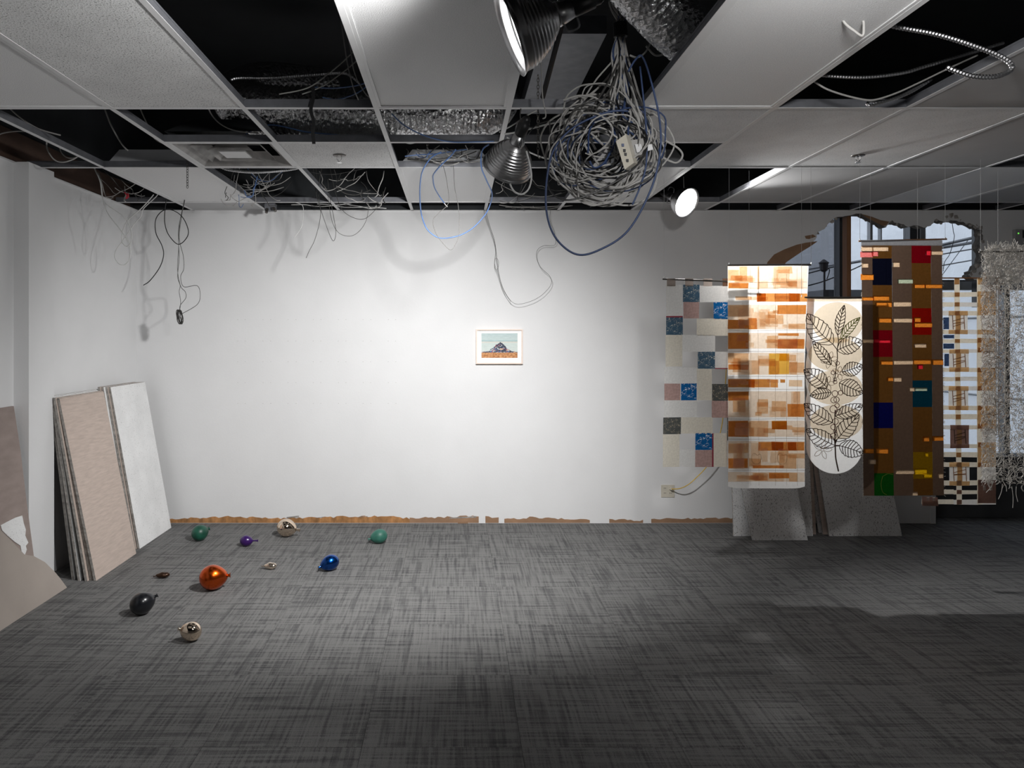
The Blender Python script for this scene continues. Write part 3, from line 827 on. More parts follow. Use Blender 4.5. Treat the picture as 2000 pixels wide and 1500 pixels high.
mb = MB(); mb.tube(pxpath([(867, 396), (871, 401), (874, 404)], 5.1), 0.003, 6); mb.build('stripped_tip', 'cable_white', _c)
cable([(864, 318), (872, 350), (876, 395), (858, 415), (846, 430), (850, 452), (860, 469), (879, 488), (889, 478), (896, 460), (897, 425), (894, 396), (888, 365), (886, 330), (884, 312)], 4.6, 0.0018, 'cable_dark', 'thin dark wire in a long loop inside the pale blue loop')
cable([(955, 380), (950, 412), (957, 442), (965, 466), (969, 490), (972, 520), (980, 556), (994, 583), (1010, 594), (1038, 588), (1060, 575), (1076, 556), (1074, 540), (1056, 522), (1048, 503), (1050, 488), (1062, 480), (1084, 478), (1083, 455), (1074, 430), (1076, 405)], 6.15, 0.0015, 'cable_dark', 'dark wire drooping over the wall above the framed picture', 8)
cable([(945, 385), (946, 414), (954, 440), (962, 462), (968, 486), (966, 512), (967, 524), (971, 527), (974, 512), (969, 504), (966, 514), (972, 534), (983, 566), (998, 590)], 6.16, 0.0013, 'cable_dark', 'second dark wire with a tiny curl beside the drooping wire', 8)
cable([(1028, 295), (1034, 318), (1038, 345), (1033, 368), (1021, 379), (1009, 377), (1002, 371), (996, 359)], 3.3, 0.0042, 'cable_white', 'bright white cable hook hanging below the second clamp lamp')
cable([(985, 262), (1010, 258), (1060, 245), (1100, 235), (1150, 216), (1190, 206)], 3.75, 0.0045, 'cable_white', 'white cable running from the second lamp toward the tangle')
cable([(975, 258), (1000, 245), (1030, 225), (1048, 216)], 3.9, 0.004, 'cable_white', 'white cable slanting up behind the second lamp')
cable([(990, 268), (1030, 295), (1070, 310), (1100, 306), (1130, 290), (1160, 262)], 3.85, 0.0042, 'cable_white', 'white cable swagged below the second lamp and into the tangle')
cable([(1032, 262), (1045, 246), (1070, 236), (1100, 234), (1160, 228), (1220, 222), (1270, 225), (1300, 215)], 3.55, 0.0032, 'cable_black', 'black power cord running from the second lamp into the tangle')
cable([(1625, -8), (1636, 20), (1650, 45), (1668, 60), (1684, 70), (1687, 55), (1684, 32), (1668, 12), (1662, 0), (1672, -8)], 2.5, 0.0045, 'cable_grey', 'grey cable dangling in a point at the top right')
cable([(1688, 36), (1705, 36), (1722, 28), (1740, 12), (1752, -8)], 2.5, 0.0045, 'cable_grey', 'grey cable sweeping upward beside the pointed top right cable')
cable([(1724, -8), (1733, 6), (1732, 18), (1726, 20), (1725, 8)], 2.5, 0.005, 'cable_grey', 'short curled grey cable end at the top right')
cable([(1590, 159), (1615, 174), (1650, 186), (1690, 195), (1713, 194), (1750, 182), (1790, 164), (1850, 135), (1909, 108)], 3.2, 0.004, 'cable_grey', 'grey cable sagging across the top right black opening')
cable([(660, -8), (665, 30), (672, 80), (680, 130), (690, 170), (700, 195)], 3.3, 0.003, 'cable_grey', 'grey cable hanging down beside the central lens fixture')
cable([(668, -8), (674, 40), (684, 90), (692, 140), (712, 180), (726, 192)], 3.35, 0.003, 'cable_grey', 'second grey cable hanging beside the central lens fixture')
cable([(725, 55), (700, 90), (670, 120), (640, 145), (600, 172), (545, 184)], 3.4, 0.0028, 'cable_grey', 'grey cable slanting from the central fixture to the duct')
cable([(730, 80), (700, 115), (668, 142), (630, 168), (590, 184)], 3.45, 0.0028, 'cable_grey', 'lower grey cable slanting from the central fixture to the duct')
cable([(610, 170), (650, 172), (690, 168), (720, 162), (700, 180), (660, 194), (630, 190)], 3.6, 0.003, 'cable_lightblue', 'blue cable loop in front of the duct left of the central fixture')
cable([(765, 222), (790, 245), (830, 265), (880, 277), (935, 277), (965, 276)], 4.0, 0.0034, 'cable_lightblue', 'blue cable lying along the bar beneath the right end of the duct')
cable([(755, 250), (775, 268), (800, 280), (830, 272), (860, 276)], 4.1, 0.004, 'cable_white', 'white cable below the right part of the duct')

def nest(name_label, x0, x1, y0, y1, Yr, n, mats, r=0.0032):
    t = thing('cable_nest', name_label, 'cables', W((x0 + x1) / 2, y1, (Yr[0] + Yr[1]) / 2))
    for k in range(n):
        a_, c_ = random.uniform(x0, x1), random.uniform(x0, x1)
        ya, yc = random.uniform(y0, y1), random.uniform(y0, y1)
        sag = random.uniform(4, (y1 - y0) * 0.6)
        Y = random.uniform(*Yr)
        pts = [W(a_, ya, Y)]
        for i in range(1, 5):
            u = i / 5
            pts.append(W(a_ + (c_ - a_) * u + random.uniform(-4, 4), ya + (yc - ya) * u + sag * 4 * u * (1 - u) * 0.6 + random.uniform(-2, 2), Y + random.uniform(-.06, .06)))
        pts.append(W(c_, yc, Y))
        mb = MB(); mb.tube(spline(pts, 5), r * random.uniform(.7, 1.2), 5); mb.build('strand', random.choice(mats), t)
    return t
G1 = ['cable_grey', 'cable_grey', 'cable_dark', 'cable_dark']
nest('nest of mixed cables in the opening behind the air diffuser', 425, 575, 322, 400, (5.0, 5.7), 24, G1 + ['cable_lightblue'], 0.0026)
nest('nest of pale cables in the opening right of the diffuser nest', 600, 770, 325, 395, (5.0, 5.7), 18, G1, 0.0026)
nest('small nest of cables on the fixture behind the blue loop', 790, 960, 282, 318, (4.3, 4.6), 18, ['cable_dark', 'cable_grey', 'cable_dark', 'cable_lightblue'])
nest('thin grey wires strung in the opening behind the second lamp', 960, 1110, 335, 395, (5.2, 5.8), 10, ['cable_dark', 'cable_grey'], 0.0022)
nest('dark cables lying along the wall top behind the tangle', 960, 1250, 396, 408, (6.0, 6.15), 7, ['cable_dark', 'cable_grey', 'cable_black'], 0.003)
nest('cables lying along the wall top left of the blue loop', 560, 800, 396, 408, (6.0, 6.15), 6, ['cable_dark', 'cable_white'], 0.003)
nest('brown and grey wires in the far left corner opening', 190, 285, 330, 388, (5.0, 5.8), 9, ['cable_dark', 'cable_grey'], 0.0025)
mb = MB(); mb.tube(spline(pxpath([(243, 375), (248, 382), (246, 388), (251, 384), (249, 376)], 5.2), 4), 0.004, 5)
tag(mb.build('wire_nut', 'red_plastic'), 'small red wire connector in the far left corner opening', 'connector')

# junction fitting where wires meet at the wall top
t = thing('junction_box', 'small grey junction box at the wall top below the diffuser nest', 'junction box', W(528, 415, 5.95))
mb = MB(); mb.box(W(518, 0, 5.95).x, W(538, 0, 5.95).x, 5.93, 5.99, W(0, 412, 5.95).z, W(0, 398, 5.95).z); mb.build('body', 'tee_web', t)
mb = MB(); mb.tube([W(522, 408, 5.9), W(520, 415, 5.88)], 0.012, 8); mb.tube([W(534, 406, 5.9), W(538, 412, 5.88)], 0.012, 8); mb.build('connector', 'chain', t)

# ------------------------------------------------------------------ the great cable tangle
t = thing('cable_tangle', 'huge grey tangle of cables hanging from a taped bundle in the ceiling', 'cables', W(1190, 410, 3.3))
TMAT = ['cable_grey'] * 10 + ['cable_dark'] * 2 + ['cable_black'] + ['cable_blue']
YT = 3.28
for k in range(26):      # strands rising through the taped neck
    x_top = 1212 + random.uniform(-22, 32); x_neck = 1212 + random.uniform(-9, 9)
    xl = 1190 + random.uniform(-85, 85); yl = random.uniform(205, 300)
    pts = [W(x_top + random.uniform(-25, 45), -40, YT - 0.1), W(x_top, 5, YT - 0.06), W(x_neck, 45, YT), W(x_neck, 72, YT), W(x_neck + random.uniform(-10, 8), 110, YT),
           W(x_neck * 0.6 + xl * 0.4 + random.uniform(-12, 12), 165, YT + random.uniform(-.06, .06)), W(xl, yl, YT + random.uniform(-.08, .08)), W(xl + random.uniform(-25, 25), yl + 50, YT + random.uniform(-.08, .06))]
    mb = MB(); mb.tube(spline(pts, 6), random.uniform(.0036, .0052), 6); mb.build('strand', random.choice(TMAT), t)
for k in range(62):      # coils
    cxp = 1180 + random.gauss(0, 16); cyp = 296 + random.gauss(0, 14)
    rx = random.uniform(50, 118); ry = random.uniform(45, 100)
    if k % 5 == 0: rx, ry, cyp = random.uniform(25, 60), random.uniform(20, 50), 270 + random.gauss(0, 20)
    tl = random.uniform(-.8, .8); ph = random.uniform(0, 6.28); span = random.uniform(0.7, 1.25)
    pts = []
    n = 16
    Y0 = YT + random.uniform(-.1, .1); dy = random.uniform(-.07, .07)
    for i in range(int(n * span)):
        an = ph + 2 * math.pi * i / n
        wob = 1 + 0.10 * math.sin(3 * an + ph) + random.uniform(-.05, .05)
        ex, ey = rx * math.cos(an) * wob, ry * math.sin(an) * wob
        pts.append(W(cxp + ex * math.cos(tl) - ey * math.sin(tl), cyp + ex * math.sin(tl) * 0.8 + ey * math.cos(tl), min(3.42, Y0 + dy * math.sin(an + ph))))
    mb = MB(); mb.tube(spline(pts, 4), random.uniform(.0028, .0046), 6); mb.build('coil', random.choice(TMAT), t)
for pts in ([(1100, 196), (1130, 187), (1160, 190), (1180, 205)], [(1100, 240), (1140, 250), (1180, 285), (1225, 330)], [(1300, 275), (1325, 290), (1333, 305), (1320, 318), (1295, 308)],
            [(1262, 90), (1280, 108), (1300, 104), (1315, 92)], [(1285, 20), (1275, 70), (1262, 100), (1245, 112), (1230, 108)], [(1310, 10), (1318, 60), (1325, 80), (1345, 84)]):
    mb = MB(); mb.tube(spline(pxpath(pts, YT - .05), 8), .0042, 6); mb.build('strand', 'cable_grey', t)
mb = MB(); mb.tube([W(1211, 46, YT), W(1212, 72, YT)], 0.03, 14); mb.build('tape_wrap', 'strap', t)
mb = MB(); mb.tube(spline(pxpath([(1227, 140), (1240, 118), (1254, 110), (1270, 153), (1288, 233), (1289, 300), (1270, 373), (1227, 450), (1173, 487), (1127, 497), (1087, 467), (1068, 417), (1068, 350), (1083, 290), (1123, 247), (1187, 219), (1227, 217)], 3.16), 8), .0044, 8)
tag(mb.build('cable', 'cable_blue', smooth=True), 'navy blue cable hanging in the largest loop around the tangle', 'cable')
mb = MB(); mb.tube(spline(pxpath([(1250, 130), (1262, 250), (1262, 320), (1250, 365), (1235, 400)], 3.2), 8), .004, 6)
tag(mb.build('cable', 'cable_blue', smooth=True), 'straight navy cable end hanging inside the tangle', 'cable')
# small white boxes caught in the tangle
t = thing('network_outlet_box', 'white network outlet box with ports caught in the cable tangle', 'outlet box', W(1215, 330, 3.13))
A0, A1, A2, A3 = W(1220, 331, 3.1), W(1238, 318, 3.13), W(1222, 262, 3.13), W(1203, 276, 3.1)
mb = MB(); mb.hexa(A0, A1, A2, A3, (0.03, 0.06, 0.01)); mb.build('housing', 'outlet', t)
for u, mt in ((0.2, 'slot'), (0.42, 'slot'), (0.55, 'slot'), (0.74, 'cable_blue')):
    p = A0.lerp(A3, u).lerp(A1.lerp(A2, u), 0.45) + Vector((0, -0.003, 0))
    mb = MB(); mb.box(p.x - .005, p.x + .005, p.y - .004, p.y + .002, p.z - .006, p.z + .006); mb.build('port', mt, t)
t = thing('switch_box', 'translucent grey wall box hanging behind the white outlet box', 'outlet box', W(1250, 305, 3.2))
mb = MB(); mb.hexa(W(1240, 305, 3.2), W(1262, 300, 3.22), W(1256, 270, 3.22), W(1232, 274, 3.2), (0.01, 0.06, 0)); mb.build('housing', 'cable_grey', t)
mb = MB(); mb.hexa(W(1244, 298, 3.195), W(1256, 296, 3.2), W(1252, 281, 3.2), W(1240, 282, 3.195), (0, 0.004, 0)); mb.build('faceplate', 'tee', t)
mb = MB(); mb.hexa(W(1264, 295, 3.2), W(1276, 292, 3.2), W(1273, 281, 3.2), W(1262, 284, 3.2), (0, 0.004, 0)); mb.build('mounting_ear', 'tee', t)

# tape strap hanging from the duct
mb = MB()
pts = [(610, 158), (612, 190), (607, 215), (612, 235), (611, 258), (613, 281)]
P_ = spline(pxpath(pts, 3.42), 4)
for a_, c_ in zip(P_[:-1], P_[1:]):
    wv = 0.008
    mb.hexa(a_ - Vector((wv, 0, 0)), c_ - Vector((wv, 0, 0)), c_ + Vector((wv, 0, 0)), a_ + Vector((wv, 0, 0)), (0, 0.001, 0))
tag(mb.build('hanging_strap', 'strap'), 'black tape strap hanging over the ceiling bar before the duct', 'strap')

def chain(px, y0, y1, Y, label, hook=False):
    t = thing('chain', label, 'chain', W(px, y1, Y))
    ln = 0.021; n = int((y1 - y0) * Y / F / (ln * 0.78))
    for k in range(n):
        c = W(px, y0, Y) + Vector((0, 0, -k * ln * 0.78))
        pts = []
        for i in range(10):
            an = 2 * math.pi * i / 10
            s_ = 0.0055 * math.cos(an)
            pts.append(c + (Vector((s_, 0, ln * .5 * math.sin(an))) if k % 2 else Vector((s_ * .5, s_ * .9, ln * .5 * math.sin(an)))))
        mb = MB(); mb.tube(pts, 0.0016, 5, True); mb.build('link', 'chain', t)
    if hook:
        mb = MB(); mb.tube(spline([W(px, y1 - 8, Y), W(px, y1 + 2, Y), W(px + 4, y1 + 6, Y), W(px + 6, y1, Y)], 5), 0.002, 5); mb.build('hook', 'chain', t)
chain(366, 318, 374, 4.62, 'short chain hanging from the grid before the left corner fixture')
chain(1051, 150, 304, 3.6, 'long hooked chain hanging between the second lamp and the tangle', True)

# ------------------------------------------------------------------ clamp lamps
def clamp_lamp(name_label, rim, axis, power, spot_deg, blend, R=0.108, light_r=0.05):
    ax = Vector(axis).normalized()
    depth = 0.125
    o = Vector(rim) - ax * depth                    # neck of the shade
    t = thing('clamp_lamp', name_label, 'lamp', o, 'clamp lamps lighting the room')
    prof = []
    n = 44
    for i in range(n + 1):
        u = i / n
        r = 0.032 + (R - 0.032) * (math.sin(u * math.pi / 2) ** 0.85)
        if 0.12 < u < 0.85: r += 0.0016 * math.sin(u * 2 * math.pi * 11)
        prof.append((u * depth, r))
    prof += [(depth + 0.004, R + 0.004), (depth + 0.012, R + 0.009), (depth + 0.0125, R + 0.007), (depth + 0.004, R + 0.001)]
    for i in range(n, -1, -1):
        prof.append((prof[i][0] + 0.001, prof[i][1] - 0.0018))
    mb = MB(); mb.lathe(prof, o, ax, 48); mb.build('shade', 'alu', t, True)
    mb = MB(); mb.lathe([(-0.045, 0.0), (-0.045, 0.026), (-0.005, 0.034), (0.0, 0.034), (0.0, 0.0)], o, ax, 24); mb.build('collar', 'alu', t, True)
    mb = MB(); mb.lathe([(-0.14, 0.0), (-0.14, 0.012), (-0.125, 0.02), (-0.11, 0.019), (-0.108, 0.024), (-0.05, 0.026), (-0.045, 0.022), (-0.045, 0.0)], o, ax, 16); s_ = mb.build('socket', 'black_plastic', t, True)
    side = ax.cross(Vector((0, 0, 1))).normalized()
    mb = MB(); mb.tube([o - ax * 0.09 + side * 0.02, o - ax * 0.09 + side * 0.045], 0.004, 6); mb.build('switch_key', 'black_plastic', s_)
    mb = MB(); mb.lathe([(0.0, 0.02), (0.03, 0.03), (0.075, 0.058), (0.092, 0.058), (0.1, 0.045), (0.104, 0.0)], o, ax, 28); mb.build('bulb', 'bulb', t, True)
    up = side.cross(ax).normalized()
    mb = MB(); mb.tube(spline([o - ax * 0.02 + up * 0.03, o - ax * 0.03 + up * 0.06, o - ax * 0.07 + up * 0.06, o - ax * 0.08 + up * 0.03], 4), 0.003, 5)
    mb.tube(spline([o - ax * 0.01 - up * 0.032, o - ax * 0.015 - up * 0.055, o - ax * 0.045 - up * 0.055, o - ax * 0.05 - up * 0.03], 4), 0.003, 5); mb.build('clamp_bracket', 'conduit', t)
    ld = bpy.data.lights.new('lamp_light', 'SPOT')
    ld.energy = power; ld.color = (1.0, 0.995, 0.985)
    ld.spot_size = math.radians(spot_deg); ld.spot_blend = blend; ld.shadow_soft_size = light_r
    lo = bpy.data.objects.new('lamp_light', ld); COL.objects.link(lo)
    lo.parent = t
    lo.location = ax * (0.106 + light_r * 1.05)
    lo.rotation_euler = ax.to_track_quat('-Z', 'Y').to_euler()
    return t
clamp_lamp('nearest clamp lamp with ribbed aluminium shade at the top of the ceiling', W(1003, 64, 2.05), (-0.91, 0.03, -0.37), LAMP_POWER['near'], 148, 0.8)
clamp_lamp('second clamp lamp hung beside the chain, turned toward the white wall', W(992, 322, 3.42), (-0.26, 0.74, -0.60), LAMP_POWER['wall'], 117, 1.0, light_r=0.07)
clamp_lamp('glaring far clamp lamp facing the room beside the banners', W(1340, 396, 5.55), (0.50, -0.74, -0.44), LAMP_POWER['far'], 100, 0.7)
clamp_lamp('unseen fill lamp added above the viewpoint, turned toward the hanging banners', (0.9, 1.45, 2.42), (1.75, 3.3, -1.05), LAMP_POWER['front'], 128, 0.8, light_r=0.085)  # added out of view to brighten the banner fronts and leaning tiles
# cord and clip that hold the second lamp
cable([(1018, 205), (1016, 225), (1020, 245), (1024, 262)], 3.45, 0.003, 'cable_dark', 'short dark wire holding up the second clamp lamp')
cable([(1056, 100), (1058, 150), (1060, 190), (1066, 225), (1060, 232)], 3.3, 0.003, 'cable_grey', 'grey wire hanging down beside the long chain')
cable([(1335, 345), (1336, 368), (1340, 380)], 5.6, 0.003, 'cable_white', 'short white cord above the far lamp')

# ------------------------------------------------------------------ boards leaning at the left
def lean_board(name, yA, yB, xbot, height, lean, thick, mt, label, group, edge='tile_core', zb=0.0, parent_off=0.0, dx_skew=0.0):
    """board against the left wall: bottom edge from yA to yB at x = xbot, top leaning to -x by lean"""
    t = thing(name, label, 'board', (xbot, (yA + yB) / 2, 0), group)
    h = math.sqrt(height ** 2 - lean ** 2)
    a = Vector((xbot, yA, zb)); b_ = Vector((xbot + dx_skew, yB, zb)); c = Vector((xbot - lean + dx_skew, yB, zb + h)); d = Vector((xbot - lean, yA, zb + h))
    n = Vector((-h, 0, -lean)).normalized() * thick
    n = Vector((n.x, 0, max(n.z, -0.0)))
    n = Vector((-thick, 0, 0))
    mb = MB(); mb.hexa(a + n * 0.06, b_ + n * 0.06, c + n * 0.06, d + n * 0.06, n * 0.94); mb.build('core', edge, t)
    mb = MB(); mb.hexa(a, b_, c, d, n * 0.06); mb.build('face', mt, t)
    return t
grpA = 'tan-backed tiles stacked against the left wall'
yA0, yB0 = 4.80, 5.38
specA = [(0.0, 0.0, 'tile_back', 'front tan-backed ceiling tile of the left stack'), (0.036, 0.01, 'tile_back', 'second ceiling tile of the left stack, edge showing'),
         (0.068, -0.01, 'tile_back', 'third ceiling tile of the left stack, edge showing'), (0.135, 0.0, 'tile_front', 'fourth ceiling tile of the left stack, behind a dark gap'), (0.20, 0.02, 'tile_front', 'rearmost ceiling tile of the left stack')]
for dx, dy, mt, lb in specA:
    lean_board('leaning_tile', yA0 + dy, yB0 + 0.02 + dy, -2.305 - dx * 0.75, 1.19, max(0.08, 0.235 - dx * 0.45), 0.017, mt, lb, grpA)
grpB = 'white tiles stacked in the left corner'
for dx, dy, mt, lb in [(0.0, 0.0, 'tile_front', 'front white pitted ceiling tile standing in the left corner'), (0.024, -0.012, 'tile_back', 'second ceiling tile in the left corner stack, edge showing'),
                       (0.05, -0.035, 'tile_front', 'third ceiling tile in the left corner stack, edge showing'), (0.078, -0.05, 'tile_back', 'rearmost ceiling tile in the left corner stack')]:
    lean_board('leaning_tile', 5.52 + dy, 6.13 + dy, -2.33 - dx, 1.21, 0.215 - dx * 0.3, 0.017, mt, lb, grpB)

# torn boards at the far left
def left_pt(px, py, X0, lean, h):
    """point of pixel (px, py) on the plane that leans from x = X0 at the floor to X0 - lean at height h"""
    # X = X0 - lean * Z / h ; X = (px-VX) Y / F ; Z = EYE - (py-VY) Y / F
    kx, kz = (px - VX) / F, (py - VY) / F
    # kx Y = X0 - lean/h (EYE - kz Y)
    m_ = lean / h
    Y = (X0 - m_ * EYE) / (kx - m_ * kz)
    return Vector((kx * Y, Y, EYE - kz * Y))
t = thing('leaning_board', 'tall brown gypsum board with a torn white patch at the left edge', 'board', (-2.45, 4.2, 0))
pts = [left_pt(x, y, -2.47, 0.19, 1.15) for x, y in ((27, 793), (40, 880), (52, 980), (66, 1085))]
bot = Vector((-2.47, pts[-1].y + 0.03, 0)); top0 = Vector((-2.66, 3.3, pts[0].z)); bot0 = Vector((-2.47, 3.3, 0))
mb = MB(); mb.prism(pts + [bot, bot0, top0], (-0.012, 0, 0)); mb.build('core', 'brown_board', t)
patch = [left_pt(x, y, -2.468, 0.19, 1.15) + Vector((0.0015, 0, 0)) for x, y in ((1, 1026), (14, 1019), (30, 1011), (43, 1007), (46, 1022), (50, 1034), (49, 1046), (55, 1060), (50, 1066), (52, 1074), (48, 1084), (42, 1078), (40, 1066), (28, 1058), (14, 1046), (4, 1036))]
mb = MB(); mb.prism(patch, (-0.002, 0, 0)); tag(mb.build('torn_patch', 'tile_front', t), 'torn white patch')
t = thing('broken_board', 'low broken grey board with a diagonal top edge leaning at the far left', 'board', (-2.42, 4.3, 0))
fr = [left_pt(x, y, -2.425, 0.17, 1.15) for x, y in ((-120, 1010), (-60, 1020), (0, 1034), (22, 1056), (48, 1083), (66, 1086), (88, 1098), (108, 1118), (118, 1130))]
e1 = left_pt(131, 1148, -2.425, 0.17, 1.15); e1.z = 0.0
e0 = Vector((-2.425, fr[0].y, 0))
mb = MB(); mb.prism(fr + [e1, e0], (-0.014, 0, 0)); mb.build('slab', 'grey_board', t)

# boards leaning on the back wall at right
def back_board(pts, Yb, Yt, thick, mt, label, group):
    """pts: pixel outline bottom-left, bottom-right, top-right, top-left; bottom at depth Yb, top at Yt"""
    t = thing('leaning_tile', label, 'board', W((pts[0][0] + pts[1][0]) / 2, pts[0][1], Yb), group)
    a, b_ = W(*pts[0], Yb), W(*pts[1], Yb); c, d = W(*pts[2], Yt), W(*pts[3], Yt)
    a.z = b_.z = 0.0
    mb = MB(); mb.hexa(a, b_, c, d, (0, 0.0012, 0)); mb.build('face', mt, t)
    off = Vector((0, 0.0012, 0))
    mb = MB(); mb.hexa(a + off, b_ + off, c + off, d + off, (0, thick, 0)); mb.build('core', 'tile_core', t)
    return t
gR1, gR2 = 'tiles leaning behind the orange banner', 'tiles leaning behind the leaf banner'
back_board([(1470, 1055), (1578, 1053), (1515, 750), (1408, 754)], 5.75, 6.14, 0.016, 'tile_front_r', 'front narrow pitted tile leaning below the orange banner', gR1)
back_board([(1433, 1047), (1588, 1045), (1574, 745), (1425, 745)], 5.87, 6.18, 0.016, 'tile_front_r', 'wider pitted tile behind the narrow one below the orange banner', gR1)
back_board([(1440, 1043), (1594, 1042), (1580, 742), (1430, 742)], 5.92, 6.215, 0.016, 'tile_back', 'rearmost tile of the stack below the orange banner', gR1)
back_board([(1620, 1047), (1762, 1046), (1700, 745), (1572, 747)], 5.87, 6.15, 0.016, 'tile_front_r', 'front pitted tile leaning below the leaf banner', gR2)
back_board([(1608, 1043), (1750, 1042), (1702, 744), (1566, 745)], 5.92, 6.185, 0.016, 'tile_back', 'second tile below the leaf banner, edge showing at its left', gR2)
back_board([(1600, 1040), (1740, 1040), (1706, 742), (1558, 742)], 5.965, 6.22, 0.016, 'tile_front_r', 'rearmost tile below the leaf banner', gR2)

# outlet and yellow cord
t = thing('wall_outlet', 'ivory double wall outlet low on the white wall', 'outlet', W(1303, 971, YB))
mb = MB(); mb.box(W(1291, 0, YB).x, W(1317, 0, YB).x, YB - 0.006, YB - 0.0005, W(0, 971, YB).z, W(0, 947, YB).z); mb.build('plate', 'outlet', t)
for ox in (1298.5, 1309.5):
    for oy in (954, 963.5):
        c = W(ox, oy, YB - 0.006)
        mb = MB(); mb.box(c.x - .014, c.x + .014, c.y - .002, c.y, c.z - .014, c.z + .014); rc = mb.build('receptacle', 'outlet', t)
        for sx in (-.006, .006):
            mb = MB(); mb.box(c.x + sx - .0018, c.x + sx + .0018, c.y - .0028, c.y - .001, c.z - .002, c.z + .007); mb.build('slot', 'slot', rc)
t = thing('extension_cord', 'yellow extension cord plugged into the outlet and rising behind the patchwork banner', 'cord', W(1310, 957, YB - 0.03))
mb = MB(); mb.tube([W(1309.5, 955, YB - 0.008), W(1312, 955, YB - 0.04)], 0.011, 8); mb.build('plug', 'outlet', t)
mb = MB(); mb.tube(spline([W(1312, 955, YB - 0.04), W(1328, 954, 6.17), W(1345, 946, 6.15), W(1362, 931, 6.14), W(1379, 913, 6.13), W(1398, 885, 6.13), W(1407, 845, 6.13), W(1412, 816, 6.14), W(1416, 760, 6.16), W(1420, 700, 6.2)], 8), 0.0042, 6); mb.build('lead', 'cable_yellow', t, True)

cable([(1859, 430), (1862, 452), (1864, 462), (1860, 480), (1854, 498), (1845, 512), (1842, 530)], 6.4, 0.0025, 'cable_black', 'thin black wire hanging down inside the torn wall opening')
# wall device at the far right
t = thing('alarm_panel', 'small grey wall device with a green light on the wall at right', 'alarm panel', W(1990, 490, YB))
mb = MB(); mb.box(W(1977, 0, YB).x, W(2012, 0, YB).x, YB - 0.04, YB - 0.001, W(0, 488, YB).z, W(0, 449, YB).z); mb.build('case', 'grey_wall', t)
mb = MB(); mb.box(W(1990, 0, YB).x, W(2010, 0, YB).x, YB - 0.043, YB - 0.04, W(0, 466, YB).z, W(0, 451, YB).z); mb.build('speaker_grille', 'mullion', t)
mb = MB(); mb.box(W(1981, 0, YB).x, W(1983, 0, YB).x, YB - 0.042, YB - 0.04, W(0, 458, YB).z, W(0, 456, YB).z); mb.build('indicator', 'green_led', t)

# ------------------------------------------------------------------ framed picture
t = thing('framed_picture', 'small framed landscape print of a debris heap hanging on the white wall', 'picture', W(974, 712, YB))
fy0, fy1 = YB - 0.035, YB - 0.002
def fx(p): return W(p, 0, fy0).x
def fz(p): return W(0, p, fy0).z
px0, px1, py0, py1 = 929.5, 1021, 643, 711
bw = 2.4
for (a_, c_, e_, f_) in ((px0, px1, py0, py0 + bw), (px0, px1, py1 - bw, py1), (px0, px0 + bw, py0 + bw, py1 - bw), (px1 - bw, px1, py0 + bw, py1 - bw)):
    mb = MB(); mb.box(fx(a_), fx(c_), fy0, fy1, fz(f_), fz(e_)); mb.build('frame_bar', 'wood', t)
mb = MB(); mb.box(fx(px0 + bw), fx(px1 - bw), fy0 + 0.014, fy1 - 0.004, fz(py1 - bw), fz(py0 + bw)); mb.build('mat_board', 'paper', t)
mb = MB(); mb.box(fx(940.5), fx(1011), fy0 + 0.0125, fy0 + 0.0135, fz(699), fz(651)); mb.build('print', 'print', t)

# ------------------------------------------------------------------ balloons
def bmat(name, col, rough, metal, coat=0.0, var=0.03, scale=9.0):
    return plain(name, col, rough, metal, var=var, scale=scale, coat=coat)
BM = {
    'dgreen': bmat('dark_green_patina', lin(18, 74, 58), 0.42, 0.0, 0.1, 0.35, 22),
    'purple': bmat('purple_latex', lin(54, 18, 92), 0.28, 0.1, 0.3),
    'gold': bmat('polished_pale_gold', (0.86, 0.70, 0.55), 0.07, 1.0),
    'teal': bmat('pale_green_patina', lin(48, 104, 90), 0.5, 0.0, 0.1, 0.28, 18),
    'blue': bmat('candy_blue_metal', (0.004, 0.07, 0.33), 0.25, 1.0, 0.5),
    'silver_gold': bmat('polished_champagne', (0.82, 0.70, 0.58), 0.16, 1.0),
    'orange': bmat('candy_orange_metal', (0.62, 0.09, 0.008), 0.26, 1.0, 0.4),
    'brown': bmat('dark_bronze', (0.05, 0.025, 0.014), 0.3, 0.6),
    'black': bmat('satin_black_metal', (0.008, 0.009, 0.012), 0.28, 0.2, 0.4),
}
